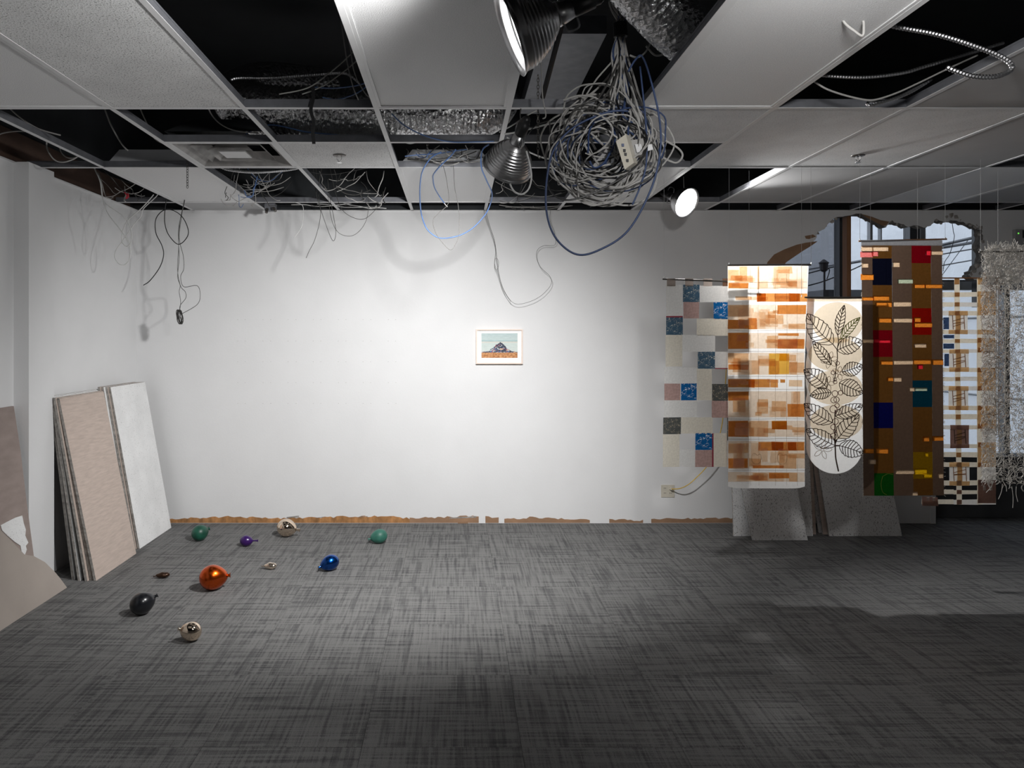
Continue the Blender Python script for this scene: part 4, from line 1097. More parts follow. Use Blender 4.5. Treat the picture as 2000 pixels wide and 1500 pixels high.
def balloon(px, py_contact, rad_px, mt, label, yaw, pitch=-4, elong=1.12, neck=0.28, limp=0.0):
    """yaw: heading of the neck on the floor, degrees from +x toward +y"""
    g = floor_at(px, py_contact)
    r = rad_px * g.y / F
    ax = Vector((math.cos(math.radians(yaw)) * math.cos(math.radians(pitch)), math.sin(math.radians(yaw)) * math.cos(math.radians(pitch)), math.sin(math.radians(pitch))))
    c = g + Vector((0, 0, r))
    prof = [(-r * elong, 0.0)]
    n = 26
    for i in range(1, n):
        an = math.pi * i / n
        t_ = -math.cos(an) * r * elong
        rr = math.sin(an) * r
        if t_ > 0:
            u = t_ / (r * elong)
            t_ *= 1 + 0.16 * u
            rr *= 1 - 0.14 * u * u
        if rr < r * 0.15 and t_ > 0: break
        prof.append((t_, rr))
    t_end = prof[-1][0]
    t = thing('balloon', label, 'balloon', g, 'metal balloon sculptures on the carpet')
    mb = MB(); mb.lathe(prof, c, ax, 36)
    body = None
    if limp:
        for v in mb.v:
            d = v - c
            s_ = d.dot(ax)
            v.z = c.z + (v.z - c.z) * limp + 0.06 * r * math.sin(s_ / r * 4.0)
        z0 = min(v.z for v in mb.v)
        for v in mb.v: v.z -= z0 - 0.001
        dz = -z0 + 0.001
    else:
        z0 = min(v.z for v in mb.v)
        dz = -z0 + 0.0005
        for v in mb.v: v.z += dz
    body = mb.build('body', BM[mt], t, True)
    nl = r * neck
    k = 0.15 * r
    pr = [(t_end - 0.02 * r, k * 1.05), (t_end + nl * .45, k * .78), (t_end + nl * .6, k * 1.1), (t_end + nl * .72, k * .75), (t_end + nl, k * 1.5), (t_end + nl * 1.03, k * 1.45), (t_end + nl * .9, k * .5), (t_end + nl * .9, 0)]
    mb = MB(); mb.lathe(pr, c + Vector((0, 0, dz if not limp else -r + r * limp * 0.9)), ax, 18)
    mz = min(v.z for v in mb.v)
    if mz < 0.0005:
        for v in mb.v: v.z += 0.0005 - mz
    mb.build('knot', BM[mt], t, True)
balloon(390, 1056, 15.2, 'dgreen', 'dark green balloon near the white tile in the back left corner', 55, 10, 1.06, 0.25)
balloon(480.5, 1067, 10.6, 'purple', 'small purple balloon with its neck pointing right', -4, 2, 1.12, 0.95)
balloon(559, 1048, 17.2, 'gold', 'mirror-gold balloon beside the wall', -5, -9, 1.04, 0.42)
balloon(741, 1061, 13.6, 'teal', 'pale green balloon with its neck pointing left, near the wall', 196, -12, 1.16, 0.36)
balloon(645, 1114, 15.0, 'blue', 'shiny metallic blue balloon right of the limp gold one', 212, -14, 1.2, 0.3)
balloon(529, 1112, 7.6, 'silver_gold', 'small limp pale gold balloon in the middle of the group', 178, 0, 1.5, 0.7, 0.85)
balloon(415, 1152, 24.2, 'orange', 'large metallic orange balloon in the middle of the group', 14, 3, 1.04, 0.22)
balloon(319, 1129, 7.4, 'brown', 'small limp dark bronze balloon beside the leaning tiles', 196, 0, 1.65, 0.6, 0.75)
balloon(277, 1200, 21.0, 'black', 'glossy black balloon with its knot raised at right', 34, 20, 1.08, 0.26)
balloon(374, 1252, 18.4, 'gold', 'mirror-gold balloon nearest the camera', 205, 20, 1.05, 0.25)

# ------------------------------------------------------------------ hanging textiles
C = {}
C['white'] = cloth('white_felt_cloth', (0.72, 0.71, 0.69), 0.22, 0.0, 0.12)
C['cream'] = cloth('cream_felt_cloth', (0.70, 0.655, 0.565), 0.22, 0.0, 0.15)
C['pink'] = cloth('dusty_pink_cloth', lin(180, 150, 144), 0.22, 0.0, 0.28, 70)
C['taupe'] = cloth('taupe_cloth', lin(150, 138, 130), 0.4)
C['brown_tab'] = cloth('brown_tab_cloth', lin(96, 72, 58), 0.3)
C['slate'] = cloth('slate_blue_print', lin(70, 96, 116), 0.22, 0.0, 0.2, 60, lin(225, 220, 205), 60, 0.02, (1, 1, 1.4))
C['dark_print'] = cloth('charcoal_print', lin(84, 86, 84), 0.22, 0.0, 0.2, 60, lin(190, 175, 150), 70, 0.02)
C['blue'] = cloth('bright_blue_print', lin(24, 92, 150), 0.22, 0.0, 0.12, 60, lin(238, 240, 240), 50, 0.022, (1, 1, 1.5))
C['red_edge'] = cloth('crimson_edging', lin(140, 60, 72), 0.3)
C['sheer_base'] = cloth('white_organza', (0.94, 0.92, 0.89), 0.72, 0.08, 0.05, 60)
C['peach'] = cloth('peach_organza', (0.94, 0.80, 0.66), 0.6, 0.7, 0.12, 50)
C['tan_s'] = cloth('tan_organza', (0.88, 0.65, 0.44), 0.6, 0.7, 0.15, 50)
C['orange_s'] = cloth('rust_organza', (0.75, 0.34, 0.10), 0.6, 0.7, 0.18, 50)
C['dark_s'] = cloth('burnt_orange_organza', (0.64, 0.27, 0.07), 0.6, 0.7, 0.22, 40)
C['gold_s'] = cloth('golden_organza', (0.92, 0.62, 0.13), 0.6, 0.7, 0.12, 50)
C['leaf_base'] = cloth('white_paper_cloth', (0.90, 0.89, 0.87), 0.88, 0.0, 0.05, 80)
C['leaf_disc'] = cloth('tan_sheer_disc', (0.83, 0.72, 0.57), 0.6, 0.7, 0.06, 60)
C['hem'] = cloth('grey_hem', lin(150, 150, 152), 0.3)
C['b_lo'] = cloth('brown_gauze', lin(88, 70, 58), 0.45, 0.06, 0.14, 60)
C['b_am'] = cloth('amber_brown_gauze', lin(92, 60, 26), 0.45, 0.06, 0.16, 60)
C['b_navy'] = cloth('black_navy_cloth', lin(12, 14, 28), 0.4, 0.0, 0.2)
C['b_blue'] = cloth('deep_blue_cloth', lin(10, 12, 66), 0.45, 0.0, 0.3)
C['b_red'] = cloth('deep_red_cloth', lin(104, 5, 16), 0.45, 0.0, 0.2)
C['b_scar'] = cloth('scarlet_cloth', lin(118, 13, 5), 0.45, 0.0, 0.2)
C['b_teal'] = cloth('teal_cloth', lin(6, 48, 62), 0.45, 0.0, 0.25)
C['b_yel'] = cloth('olive_yellow_cloth', lin(116, 86, 9), 0.45, 0.0, 0.2)
C['b_grn'] = cloth('leaf_green_cloth', lin(14, 68, 16), 0.45, 0.0, 0.25)
C['lit_w'] = cloth('cream_light_patch', lin(196, 168, 138), 0.85, 0.0, 0.35, 120)  # lamplight patches on the brown banner, put into bright translucent cloth colours
C['lit_o'] = cloth('orange_light_patch', lin(200, 118, 40), 0.85, 0.0, 0.35, 120)
C['lit_p'] = cloth('pink_light_patch', lin(196, 104, 100), 0.85, 0.0, 0.35, 120)
C['lit_r'] = cloth('red_light_patch', lin(200, 36, 50), 0.85, 0.0, 0.35, 120)
C['lit_y'] = cloth('yellow_light_patch', lin(206, 160, 16), 0.85, 0.0, 0.35, 120)
C['lit_g'] = cloth('pale_green_light_patch', lin(160, 170, 146), 0.85, 0.0, 0.35, 120)
C['lat'] = cloth('cream_linen', (0.96, 0.87, 0.71), 0.62, 0.0, 0.10, 60)
C['lat_w'] = cloth('white_linen', (0.93, 0.89, 0.83), 0.6, 0.0, 0.08, 60)
C['lat_b'] = cloth('tan_linen', (0.78, 0.52, 0.28), 0.6, 0.3, 0.14, 60)
C['lat_d'] = cloth('dark_tan_linen', (0.55, 0.31, 0.14), 0.5, 0.3, 0.14, 60)
C['lat_m'] = cloth('mauve_brown_linen', lin(140, 108, 98), 0.4, 0.0, 0.14, 60)
C['denim'] = cloth('blue_denim', lin(70, 92, 132), 0.3, 0.0, 0.5, 60)
C['thread'] = cloth('raw_thread', (0.88, 0.85, 0.81), 0.3, 0.0, 0.2, 60)
C['thread_rust'] = cloth('rust_thread', (0.45, 0.27, 0.15), 0.3, 0.0, 0.2, 60)
C['ink_brown'] = plain('dark_brown_yarn', lin(66, 44, 30), 0.8)
C['ink_tan'] = plain('tan_yarn', lin(150, 122, 92), 0.8)
C['ink_green'] = plain('olive_green_yarn', lin(120, 130, 40), 0.8)
C['ink_red'] = plain('maroon_yarn', lin(96, 36, 40), 0.8)

class Textile:
    def __init__(s, label, Y, px, py, amp=0.008, freq=5.0, ph=0.0, group='hanging textiles on the right'):
        s.Y, s.amp, s.freq, s.ph = Y, amp, freq, ph
        s.t = thing('textile_banner', label, 'textile', W(px, py, Y), group)
    def pt(s, x, y, lift=0.0):
        p = W(x, y, s.Y)
        dy = s.amp * math.sin(p.x * s.freq * 2.2 + s.ph) + 0.5 * s.amp * math.sin(p.z * s.freq + s.ph * 2)
        # slide along the view-independent plane normal only
        return Vector((p.x, p.y + dy - lift, p.z))
    def sheet(s, name, x0, y0, x1, y1, mt, lift=0.0, skew=0.0, seg=10.0, jit=0.0):
        nx = max(2, int((x1 - x0) / seg)); ny = max(2, int((y1 - y0) / seg))
        j = [random.uniform(-jit, jit) for _ in range(8)]
        mb = MB(); vs = []
        for iy in range(ny + 1):
            for ix in range(nx + 1):
                u, v = ix / nx, iy / ny
                X = (x0 + j[0]) * (1 - u) * (1 - v) + (x1 + j[1]) * u * (1 - v) + (x0 + j[2]) * (1 - u) * v + (x1 + j[3]) * u * v + skew * v
                Yp = (y0 + j[4]) * (1 - u) * (1 - v) + (y0 + j[5]) * u * (1 - v) + (y1 + j[6]) * (1 - u) * v + (y1 + j[7]) * u * v
                vs.append(s.pt(X, Yp, lift))
        fs = [(iy * (nx + 1) + ix, iy * (nx + 1) + ix + 1, (iy + 1) * (nx + 1) + ix + 1, (iy + 1) * (nx + 1) + ix) for iy in range(ny) for ix in range(nx)]
        mb.add(vs, fs)
        return mb.build(name, C[mt], s.t, True)
    def holed(s, name, x0, y0, x1, y1, mt, holes, skew=0.0):
        hs = [h for h in holes if h[0] < x1 and h[2] > x0 and h[1] < y1 and h[3] > y0]
        xs = {x0, x1}; ys = {y0, y1}
        for h in hs:
            for v in (h[0], h[2]):
                if x0 < v < x1: xs.add(v)
            for v in (h[1], h[3]):
                if y0 < v < y1: ys.add(v)
        n = max(2, int((y1 - y0) / 14))
        ys |= {y0 + (y1 - y0) * i / n for i in range(1, n)}
        xs |= {(x0 * 2 + x1) / 3, (x0 + x1 * 2) / 3}
        xs, ys = sorted(xs), sorted(ys)
        idx = {}; vs = []; fs = []
        def V(x, y):
            if (x, y) not in idx:
                idx[(x, y)] = len(vs); vs.append(s.pt(x + skew * (y - y0) / (y1 - y0), y))
            return idx[(x, y)]
        for xa, xb in zip(xs[:-1], xs[1:]):
            for ya, yb in zip(ys[:-1], ys[1:]):
                cx_, cy_ = (xa + xb) / 2, (ya + yb) / 2
                if any(h[0] < cx_ < h[2] and h[1] < cy_ < h[3] for h in hs): continue
                fs.append((V(xa, ya), V(xb, ya), V(xb, yb), V(xa, yb)))
        mb = MB(); mb.add(vs, fs)
        return mb.build(name, C[mt], s.t, True)
    def poly(s, name, pts, mt, lift=0.0):
        mb = MB(); mb.add([s.pt(x, y, lift) for x, y in pts], [tuple(range(len(pts)))])
        return mb.build(name, C[mt], s.t)
    def line(s, name, paths, mt, r=0.0018, lift=0.004, closed=False, sides=5, n=4):
        mb = MB()
        for pts in paths:
            mb.tube(spline([s.pt(x, y, lift) for x, y in pts], n, closed), r, sides, closed)
        return mb.build(name, C[mt], s.t)
    def rod(s, xa, ya, xb, yb, r=0.005, mt='chain'):
        mb = MB(); mb.tube([W(xa, ya, s.Y), W(xb, yb, s.Y)], r, 8); return mb.build('rod', mt, s.t)
    def wire(s, x, y):
        p = W(x, y, s.Y)
        mb = MB(); mb.tube([p, Vector((p.x, p.y, ZC - 0.001))], 0.0009, 4); mb.build('hanging_wire', 'wire', s.t)
        mb = MB(); mb.lathe([(0, 0.0), (0.001, 0.004), (0.012, 0.004), (0.013, 0)], p + Vector((0, 0, 0.002)), (0, 0, 1), 8); mb.build('wire_clip', 'wire', s.t)

# 1 patchwork with open squares and blue prints
T = Textile('patchwork banner of white, blue and pink squares with open gaps, leftmost of the textiles', 4.75, 1360, 912, 0.004, 4, 0.4)
T.rod(1294, 545, 1468, 551, 0.0055)
T.wire(1297, 545); T.wire(1463, 551)
for a_, c_, mt in ((1302, 1319, 'taupe'), (1338, 1354, 'taupe'), (1374, 1391, 'taupe'), (1411, 1446, 'brown_tab')):
    T.sheet('hanging_tab', a_, 544, c_, 559, mt, 0.006)
P1 = [(1301, 556, 1333, 617, 'white'), (1334, 556, 1367, 590, 'slate'), (1367, 558, 1422, 590, 'white'), (1422, 560, 1448, 590, 'cream'),
      (1335, 590, 1366, 622, 'pink'), (1394, 590, 1422, 623, 'blue'), (1422, 592, 1448, 622, 'white'),
      (1301, 617, 1334, 620, 'red_edge'), (1301, 620, 1334, 654, 'slate'), (1361, 622, 1422, 656, 'cream'), (1422, 622, 1448, 650, 'cream'),
      (1300, 654, 1333, 716, 'cream'), (1333, 654, 1397, 687, 'white'), (1428, 662, 1448, 690, 'pink'),
      (1363, 687, 1397, 720, 'slate'), (1397, 687, 1422, 719, 'white'), (1422, 690, 1448, 722, 'white'),
      (1297, 717, 1361, 749, 'white'), (1361, 720, 1391, 782, 'cream'), (1397, 719, 1422, 721, 'red_edge'), (1426, 728, 1448, 748, 'cream'),
      (1297, 749, 1329, 782, 'pink'), (1330, 749, 1361, 782, 'blue'), (1391, 750, 1422, 783, 'dark_print'), (1422, 748, 1448, 783, 'white'),
      (1296, 782, 1361, 815, 'white'), (1390, 783, 1422, 816, 'pink'), (1422, 783, 1447, 815, 'cream'),
      (1295, 815, 1330, 848, 'dark_print'), (1330, 815, 1392, 847, 'cream'), (1420, 816, 1447, 860, 'dark_print'),
      (1294, 848, 1327, 912, 'cream'), (1358, 846, 1391, 879, 'blue'), (1391, 846, 1394, 912, 'red_edge'), (1394, 846, 1420, 912, 'cream'),
      (1327, 878, 1358, 912, 'white'), (1358, 879, 1391, 912, 'pink'), (1420, 860, 1447, 912, 'white')]
for (x0, y0, x1, y1, mt) in P1:
    T.sheet('patch', x0, y0, x1, y1, mt, jit=0.35)

# 2 tall orange organza
T = Textile('tall translucent banner of orange and white organza bands, glowing from behind', 4.64, 1497, 953, 0.006, 3.2, 1.1)
T.rod(1421, 518, 1584, 517, 0.006)
T.wire(1424, 518); T.wire(1584, 517)
def edge_r(y): return 1579 - 8 * min(1, (y - 520) / 200)
bands = [(520, 565, 'p'), (565, 573, 'w'), (573, 589, 'd'), (589, 595, 'w'), (595, 643, 'p'), (643, 650, 'w'), (650, 681, 'p'), (681, 689, 'w'), (689, 732, 'p'), (732, 739, 'w'), (739, 757, 'd'),
         (757, 764, 'w'), (764, 815, 'p'), (815, 822, 'w'), (822, 853, 'p'), (853, 862, 'w'), (862, 915, 'p'), (915, 922, 'w'), (922, 941, 'p')]
# base cloth in one piece
mb = MB(); vs = []; ny = 48; nx = 16
for iy in range(ny + 1):
    y = 519 + (954 - 519) * iy / ny
    for ix in range(nx + 1):
        u = ix / nx
        x = 1422 + (edge_r(y) - 1422) * u
        yy = y - (4 * (abs(u - 0.5) * 2) ** 8 if iy == ny else 0)
        vs.append(T.pt(x, yy))
mb.add(vs, [(iy * (nx + 1) + ix, iy * (nx + 1) + ix + 1, (iy + 1) * (nx + 1) + ix + 1, (iy + 1) * (nx + 1) + ix) for iy in range(ny) for ix in range(nx)])
mb.build('base_cloth', C['sheer_base'], T.t, True)
KEY = [(1479, 573, 1576, 589, 'orange_s'), (1479, 573, 1496, 589, 'dark_s'), (1513, 573, 1541, 589, 'tan_s'), (1541, 573, 1562, 589, 'dark_s'), (1519, 596, 1574, 613, 'orange_s'), (1500, 608, 1516, 622, 'tan_s'), (1462, 621, 1479, 643, 'orange_s'), (1540, 632, 1572, 643, 'tan_s'),
       (1519, 663, 1570, 681, 'orange_s'), (1540, 663, 1556, 681, 'tan_s'), (1520, 651, 1560, 656, 'orange_s'), (1502, 690, 1541, 731, 'gold_s'), (1522, 690, 1536, 705, 'gold_s'), (1502, 705, 1522, 731, 'tan_s'), (1541, 706, 1556, 731, 'tan_s'),
       (1422, 740, 1504, 757, 'dark_s'), (1504, 741, 1520, 757, 'orange_s'), (1524, 741, 1533, 747, 'dark_s'), (1540, 742, 1566, 755, 'tan_s'), (1462, 741, 1474, 757, 'orange_s'), (1537, 789, 1571, 814, 'orange_s'), (1480, 780, 1500, 794, 'tan_s'), (1503, 795, 1535, 814, 'peach'),
       (1507, 822, 1536, 838, 'dark_s'), (1507, 822, 1536, 838, 'gold_s'), (1463, 822, 1500, 853, 'tan_s'), (1481, 863, 1571, 880, 'orange_s'), (1507, 863, 1530, 880, 'dark_s'), (1538, 863, 1554, 880, 'dark_s'), (1538, 885, 1570, 895, 'tan_s'), (1470, 909, 1530, 914, 'orange_s'),
       (1501, 923, 1540, 934, 'orange_s'), (1470, 924, 1500, 938, 'tan_s'), (1540, 923, 1556, 940, 'tan_s'), (1422, 527, 1444, 548, 'tan_s'), (1444, 520, 1460, 548, 'tan_s'), (1519, 520, 1547, 534, 'tan_s'), (1480, 520, 1483, 565, 'tan_s'),
       (1482, 549, 1500, 563, 'peach'), (1520, 548, 1556, 562, 'peach'), (1540, 549, 1556, 560, 'tan_s'), (1423, 553, 1462, 563, 'dark_s'), (1429, 552, 1446, 560, 'peach'), (1511, 520, 1520, 565, 'peach'),
       (1422, 625, 1462, 642, 'orange_s'), (1422, 596, 1462, 618, 'tan_s'), (1422, 650, 1462, 681, 'orange_s'), (1422, 690, 1462, 710, 'tan_s'), (1422, 712, 1462, 722, 'orange_s'), (1422, 765, 1462, 782, 'dark_s'), (1422, 822, 1462, 853, 'dark_s'), (1422, 866, 1462, 885, 'tan_s'), (1422, 895, 1460, 914, 'orange_s')]
li = 0.002
for (x0, y0, x1, y1, mt) in KEY:
    T.sheet('sheer_patch', x0, y0, min(x1, edge_r(y0) - 1), y1, mt, 0.002 + (li % 0.004), jit=0.6); li += 0.0007
for (y0, y1, kd) in bands:
    if kd == 'w': continue
    if kd == 'p':
        T.sheet('sheer_band', 1422, y0, edge_r(y1) - 0.5, y1, 'peach', 0.0012, jit=0.5)
    for k in range(8 if kd == 'p' else 4):
        xa = random.uniform(1424, 1550); ww = random.uniform(10, 38); ya = random.uniform(y0, y1 - 8); hh = random.uniform(6, y1 - ya)
        T.sheet('sheer_patch', xa, ya, min(xa + ww, edge_r(y1) - 1), ya + hh, random.choice(['peach', 'peach', 'tan_s']), 0.003 + (li % 0.004), jit=0.5); li += 0.0007
for y in (551, 562, 645, 687, 735, 760, 818, 857, 918):
    T.line('seam', [[(1423, y), (1480, y + random.uniform(-1, 1)), (1530, y + random.uniform(-1, 1)), (edge_r(y) - 1, y)]], 'ink_tan', 0.0008, 0.005)
for x in (1466, 1482, 1514, 1536, 1556):
    T.line('seam', [[(x, 524), (x + random.uniform(-1, 1), 650), (x + random.uniform(-1, 1), 800), (x, 948)]], 'ink_tan', 0.0006, 0.005)
for (cx_, cy_) in ((1477, 897), (1527, 897)):
    T.line('stitched_outline', [[(cx_ - 9, cy_ - 8), (cx_ - 3, cy_ - 12), (cx_ + 2, cy_ - 8), (cx_ + 8, cy_ - 10), (cx_ + 9, cy_), (cx_ + 5, cy_ + 8), (cx_ - 2, cy_ + 10), (cx_ - 8, cy_ + 4)]], 'ink_tan', 0.0009, 0.006, True)

# 3 white banner with embroidered leaves
T = Textile('white round-ended banner with outlined coffee leaves and berries over tan discs', 4.60, 1632, 925, 0.005, 3.0, 2.2)
T.rod(1572, 581, 1702, 581, 0.005)
T.wire(1565.5, 581); T.wire(1700, 581)
# left edge carries small scallops
outl = [(1576, 583), (1686, 583), (1686.5, 865)]
for i in range(1, 16):
    an = math.pi * i / 16
    outl.append((1631 + 56 * math.cos(an), 868 + 57 * math.sin(an)))
outl += [(1574.5, 866), (1574, 846), (1577, 832), (1573.5, 818), (1573, 786), (1577, 763), (1573.5, 750), (1574, 730), (1578, 692), (1574, 678), (1575, 640)]
cxm, cym = 1631, 752
rows = 28
def x_left(y):
    L_ = [(583, 1576), (640, 1575), (678, 1574), (692, 1577), (706, 1574), (750, 1573.5), (763, 1577), (786, 1573), (818, 1573.5), (832, 1577), (846, 1574), (868, 1575)]
    for a_, c_ in zip(L_[:-1], L_[1:]):
        if a_[0] <= y <= c_[0]: return a_[1] + (c_[1] - a_[1]) * (y - a_[0]) / (c_[0] - a_[0])
    return 1631 - math.sqrt(max(0, 57 ** 2 - (y - 868) ** 2))
def x_right(y):
    return 1686 if y <= 868 else 1631 + 55.5 / 57 * math.sqrt(max(0, 57 ** 2 - (y - 868) ** 2))
ysl = [583 + (868 - 583) * i / 40 for i in range(40)] + [868 + 57 * math.sin(math.pi / 2 * i / 16) for i in range(17)]
mb = MB(); vs = []; nx = 12
for y in ysl:
    xl_, xr_ = x_left(y), x_right(y)
    for ix in range(nx + 1):
        vs.append(T.pt(xl_ + (xr_ - xl_) * ix / nx, y))
mb.add(vs, [(iy * (nx + 1) + ix, iy * (nx + 1) + ix + 1, (iy + 1) * (nx + 1) + ix + 1, (iy + 1) * (nx + 1) + ix) for iy in range(len(ysl) - 1) for ix in range(nx)])
mb.build('base_cloth', C['leaf_base'], T.t, True)
T.sheet('top_hem', 1576, 583, 1686, 589, 'leaf_disc', 0.002)
for k, (cx_, cy_, rx_, ry_) in enumerate(((1635, 630, 50, 40), (1631, 692, 53, 33), (1631, 757, 53, 34), (1633, 824, 52, 34))):
    T.poly('tan_disc', [(max(1574.5, cx_ + rx_ * math.cos(2 * math.pi * i / 40)), cy_ + ry_ * math.sin(2 * math.pi * i / 40)) for i in range(40)], 'leaf_disc', 0.0025 + 0.0006 * k)
def leaf(bx, by, tx, ty, wd, mt='ink_brown', pairs=7, r=0.0023):
    dx, dy = tx - bx, ty - by
    L_ = math.hypot(dx, dy); ux, uy = dx / L_, dy / L_; nx_, ny_ = -uy, ux
    bend = random.uniform(-0.06, 0.06) * L_
    def P(u, s_): 
        o_ = bend * math.sin(math.pi * u)
        return (bx + ux * L_ * u + nx_ * (s_ + o_), by + uy * L_ * u + ny_ * (s_ + o_))
    def hw_(u): return wd * 0.5 * (math.sin(math.pi * min(1, u) ** 0.85) ** 0.8) * (1 + 0.05 * math.sin(u * pairs * 2 * math.pi))
    n = 26
    side = lambda sg: [P(i / n, sg * hw_(i / n)) for i in range(n + 1)]
    paths = [side(1), side(-1), [P(i / 8, 0) for i in range(9)]]
    for k in range(1, pairs + 1):
        u0 = 0.06 + 0.80 * (k - 0.5) / pairs; u1 = min(0.97, u0 + 0.13)
        for sg in (1, -1):
            paths.append([P(u0, 0), P((u0 * .6 + u1 * .4), sg * hw_(u1) * 0.5), P(u1, sg * hw_(u1))])
    return T.line('embroidered_leaf', paths, mt, r, 0.006, n=2)
for a_ in ((1625, 672, 1574.6, 613, 40), (1634.7, 654, 1647.4, 596, 18), (1641, 662, 1678.5, 620, 17, 'ink_green'), (1634, 684, 1684.5, 667, 33), (1622, 712, 1586, 666, 20), (1614, 757, 1569, 722, 33), (1644, 727, 1684.5, 714, 27),
           (1638, 748, 1684.5, 768, 32), (1622, 766, 1581, 773, 22), (1624, 825, 1569.5, 788, 33), (1630, 812, 1685, 790, 27), (1631, 861, 1677, 809.5, 32), (1630, 870, 1573.5, 838, 33), (1638, 870, 1686, 886, 33)):
    leaf(*a_)
T.line('embroidered_stem', [[(1634.5, 654), (1636, 668), (1633.5, 683), (1634, 700), (1631, 725), (1628, 745)], [(1625, 672), (1633.5, 683)], [(1630, 800), (1629, 815), (1629, 860)], [(1641, 662), (1637, 664)]], 'ink_brown', 0.0026, 0.006)
T.line('embroidered_stem', [[(1628.5, 857), (1629.7, 870), (1630, 880), (1631, 896), (1636, 920)], [(1629.7, 870), (1638, 870)], [(1629.7, 866), (1633, 858)]], 'ink_brown', 0.0042, 0.006)
for (x, y, r_) in ((545, 145, 45), (630, 135, 35), (525, 245, 45), (570, 240, 42), (578, 330, 35), (522, 385, 55), (600, 430, 42), (553, 575, 45), (520, 660, 40), (547, 725, 25), (520, 800, 45), (585, 1100 - 1421, 30), (515, 1245 - 1421, 30), (545, 1350 - 1421, 25), (548, 1390 - 1421, 28)):
    cx_, cy_, rr = 1560 + x / 7.893, 750 + y / 7.893, r_ / 7.893
    T.line('embroidered_berry', [[(cx_ + rr * math.cos(2 * math.pi * i / 12), cy_ + rr * math.sin(2 * math.pi * i / 12)) for i in range(12)]], 'ink_red', 0.0019, 0.008, True, n=2)
for (cx_, cy_, R_, np_) in ((1618.5, 703, 17, 6), (1636.5, 729, 14, 5), (1614.5, 749, 15, 5), (1604.5, 878, 19, 5)):
    paths = []
    for k in range(np_):
        an = 2 * math.pi * k / np_ - 1.3
        ux, uy = math.cos(an), math.sin(an)
        paths.append([(cx_ + ux * 2, cy_ + uy * 2), (cx_ + ux * R_ * .55 - uy * 4, cy_ + uy * R_ * .55 + ux * 4), (cx_ + ux * R_, cy_ + uy * R_), (cx_ + ux * R_ * .55 + uy * 4, cy_ + uy * R_ * .55 - ux * 4)])
    T.line('embroidered_flower', paths, 'ink_tan', 0.0014, 0.0075, True)

# 4 tall brown banner with coloured squares
T = Textile('tall dark brown gauze banner with red, navy, teal, yellow and green squares', 4.54, 1765, 968, 0.006, 3.0, 0.2)
T.rod(1677, 471, 1849, 467, 0.005, 'stud_wood')
T.wire(1679.5, 471); T.wire(1846, 468)
T.sheet('grey_hem', 1681, 469, 1841, 480, 'hem', 0.004)
cols = [(1682, 1703, 'b_lo'), (1703, 1741, 'b_am'), (1741, 1780, 'b_lo'), (1780, 1819, 'b_am'), (1819, 1841, 'b_lo')]
cuts = [479, 505, 557, 645, 697, 786, 836, 924, 968]
cuts4 = [479, 514, 602, 654, 743, 795, 883, 935, 968]
SQ1 = {505: 'b_navy', 645: 'b_red', 786: 'b_blue', 924: 'b_grn'}
SQ3 = {479: 'b_red', 602: 'b_scar', 743: 'b_teal', 883: 'b_yel'}
LIGHT_PATCHES = [(1682, 483, 1702, 490, 'lit_w'), (1680, 493, 1702, 502, 'lit_p'), (1703, 483, 1732, 490, 'lit_w'), (1702, 492, 1712, 500, 'lit_p'), (1683, 515, 1693, 522, 'lit_w'), (1742, 513, 1754, 521, 'lit_w'), (1681, 537, 1703, 546, 'lit_o'), (1808, 490, 1817, 498, 'lit_r'), (1818, 491, 1840, 497, 'lit_w'),
       (1752, 546, 1780, 553, 'lit_g'), (1784, 556, 1804, 562, 'lit_o'), (1806, 556, 1838, 562, 'lit_o'), (1683, 581, 1703, 586, 'lit_o'), (1704, 579, 1733, 586, 'lit_o'), (1709, 591, 1738, 599, 'lit_o'), (1742, 590, 1776, 598, 'lit_w'), (1713, 622, 1737, 629, 'lit_o'), (1742, 622, 1778, 629, 'lit_w'),
       (1784, 621, 1795, 628, 'lit_o'), (1784, 631, 1818, 638, 'lit_o'), (1706, 664, 1735, 669, 'lit_r'), (1684, 664, 1702, 669, 'lit_w'), (1784, 672, 1806, 678, 'lit_w'), (1718, 705, 1740, 711, 'lit_o'), (1742, 704, 1780, 711, 'lit_w'), (1782, 703, 1815, 710, 'lit_o'), (1820, 703, 1840, 711, 'lit_o'),
       (1731, 737, 1741, 743, 'lit_o'), (1743, 737, 1757, 744, 'lit_w'), (1791, 713, 1799, 720, 'lit_r'), (1774, 757, 1783, 763, 'lit_w'), (1785, 758, 1808, 763, 'lit_g'), (1802, 854, 1812, 861, 'lit_o'), (1822, 853, 1841, 860, 'lit_o'), (1687, 877, 1703, 884, 'lit_o'), (1710, 876, 1731, 884, 'lit_o'), (1696, 898, 1707, 905, 'lit_w'),
       (1747, 918, 1783, 924, 'lit_w'), (1785, 916, 1808, 925, 'lit_y'), (1803, 925, 1818, 931, 'lit_y'), (1833, 925, 1841, 933, 'lit_w'), (1780, 961, 1790, 967, 'lit_w'), (1806, 884, 1811, 890, 'lit_y')]
for ci, (xa, xb, mt) in enumerate(cols):
    cc = cuts if ci == 1 else cuts4 if ci == 3 else [479, 643, 735, 920, 968]
    for a_, c_ in zip(cc[:-1], cc[1:]):
        m_ = (SQ1 if ci == 1 else SQ3 if ci == 3 else {}).get(a_, mt)
        sh = 6 * ((a_ - 479) / 489.0) ** 2
        T.holed('gauze_panel', xa + sh * .7, a_, xb + sh * .7, c_, m_, LIGHT_PATCHES, skew=6 * (((c_ - 479) / 489.0) ** 2) * .7 - sh * .7)
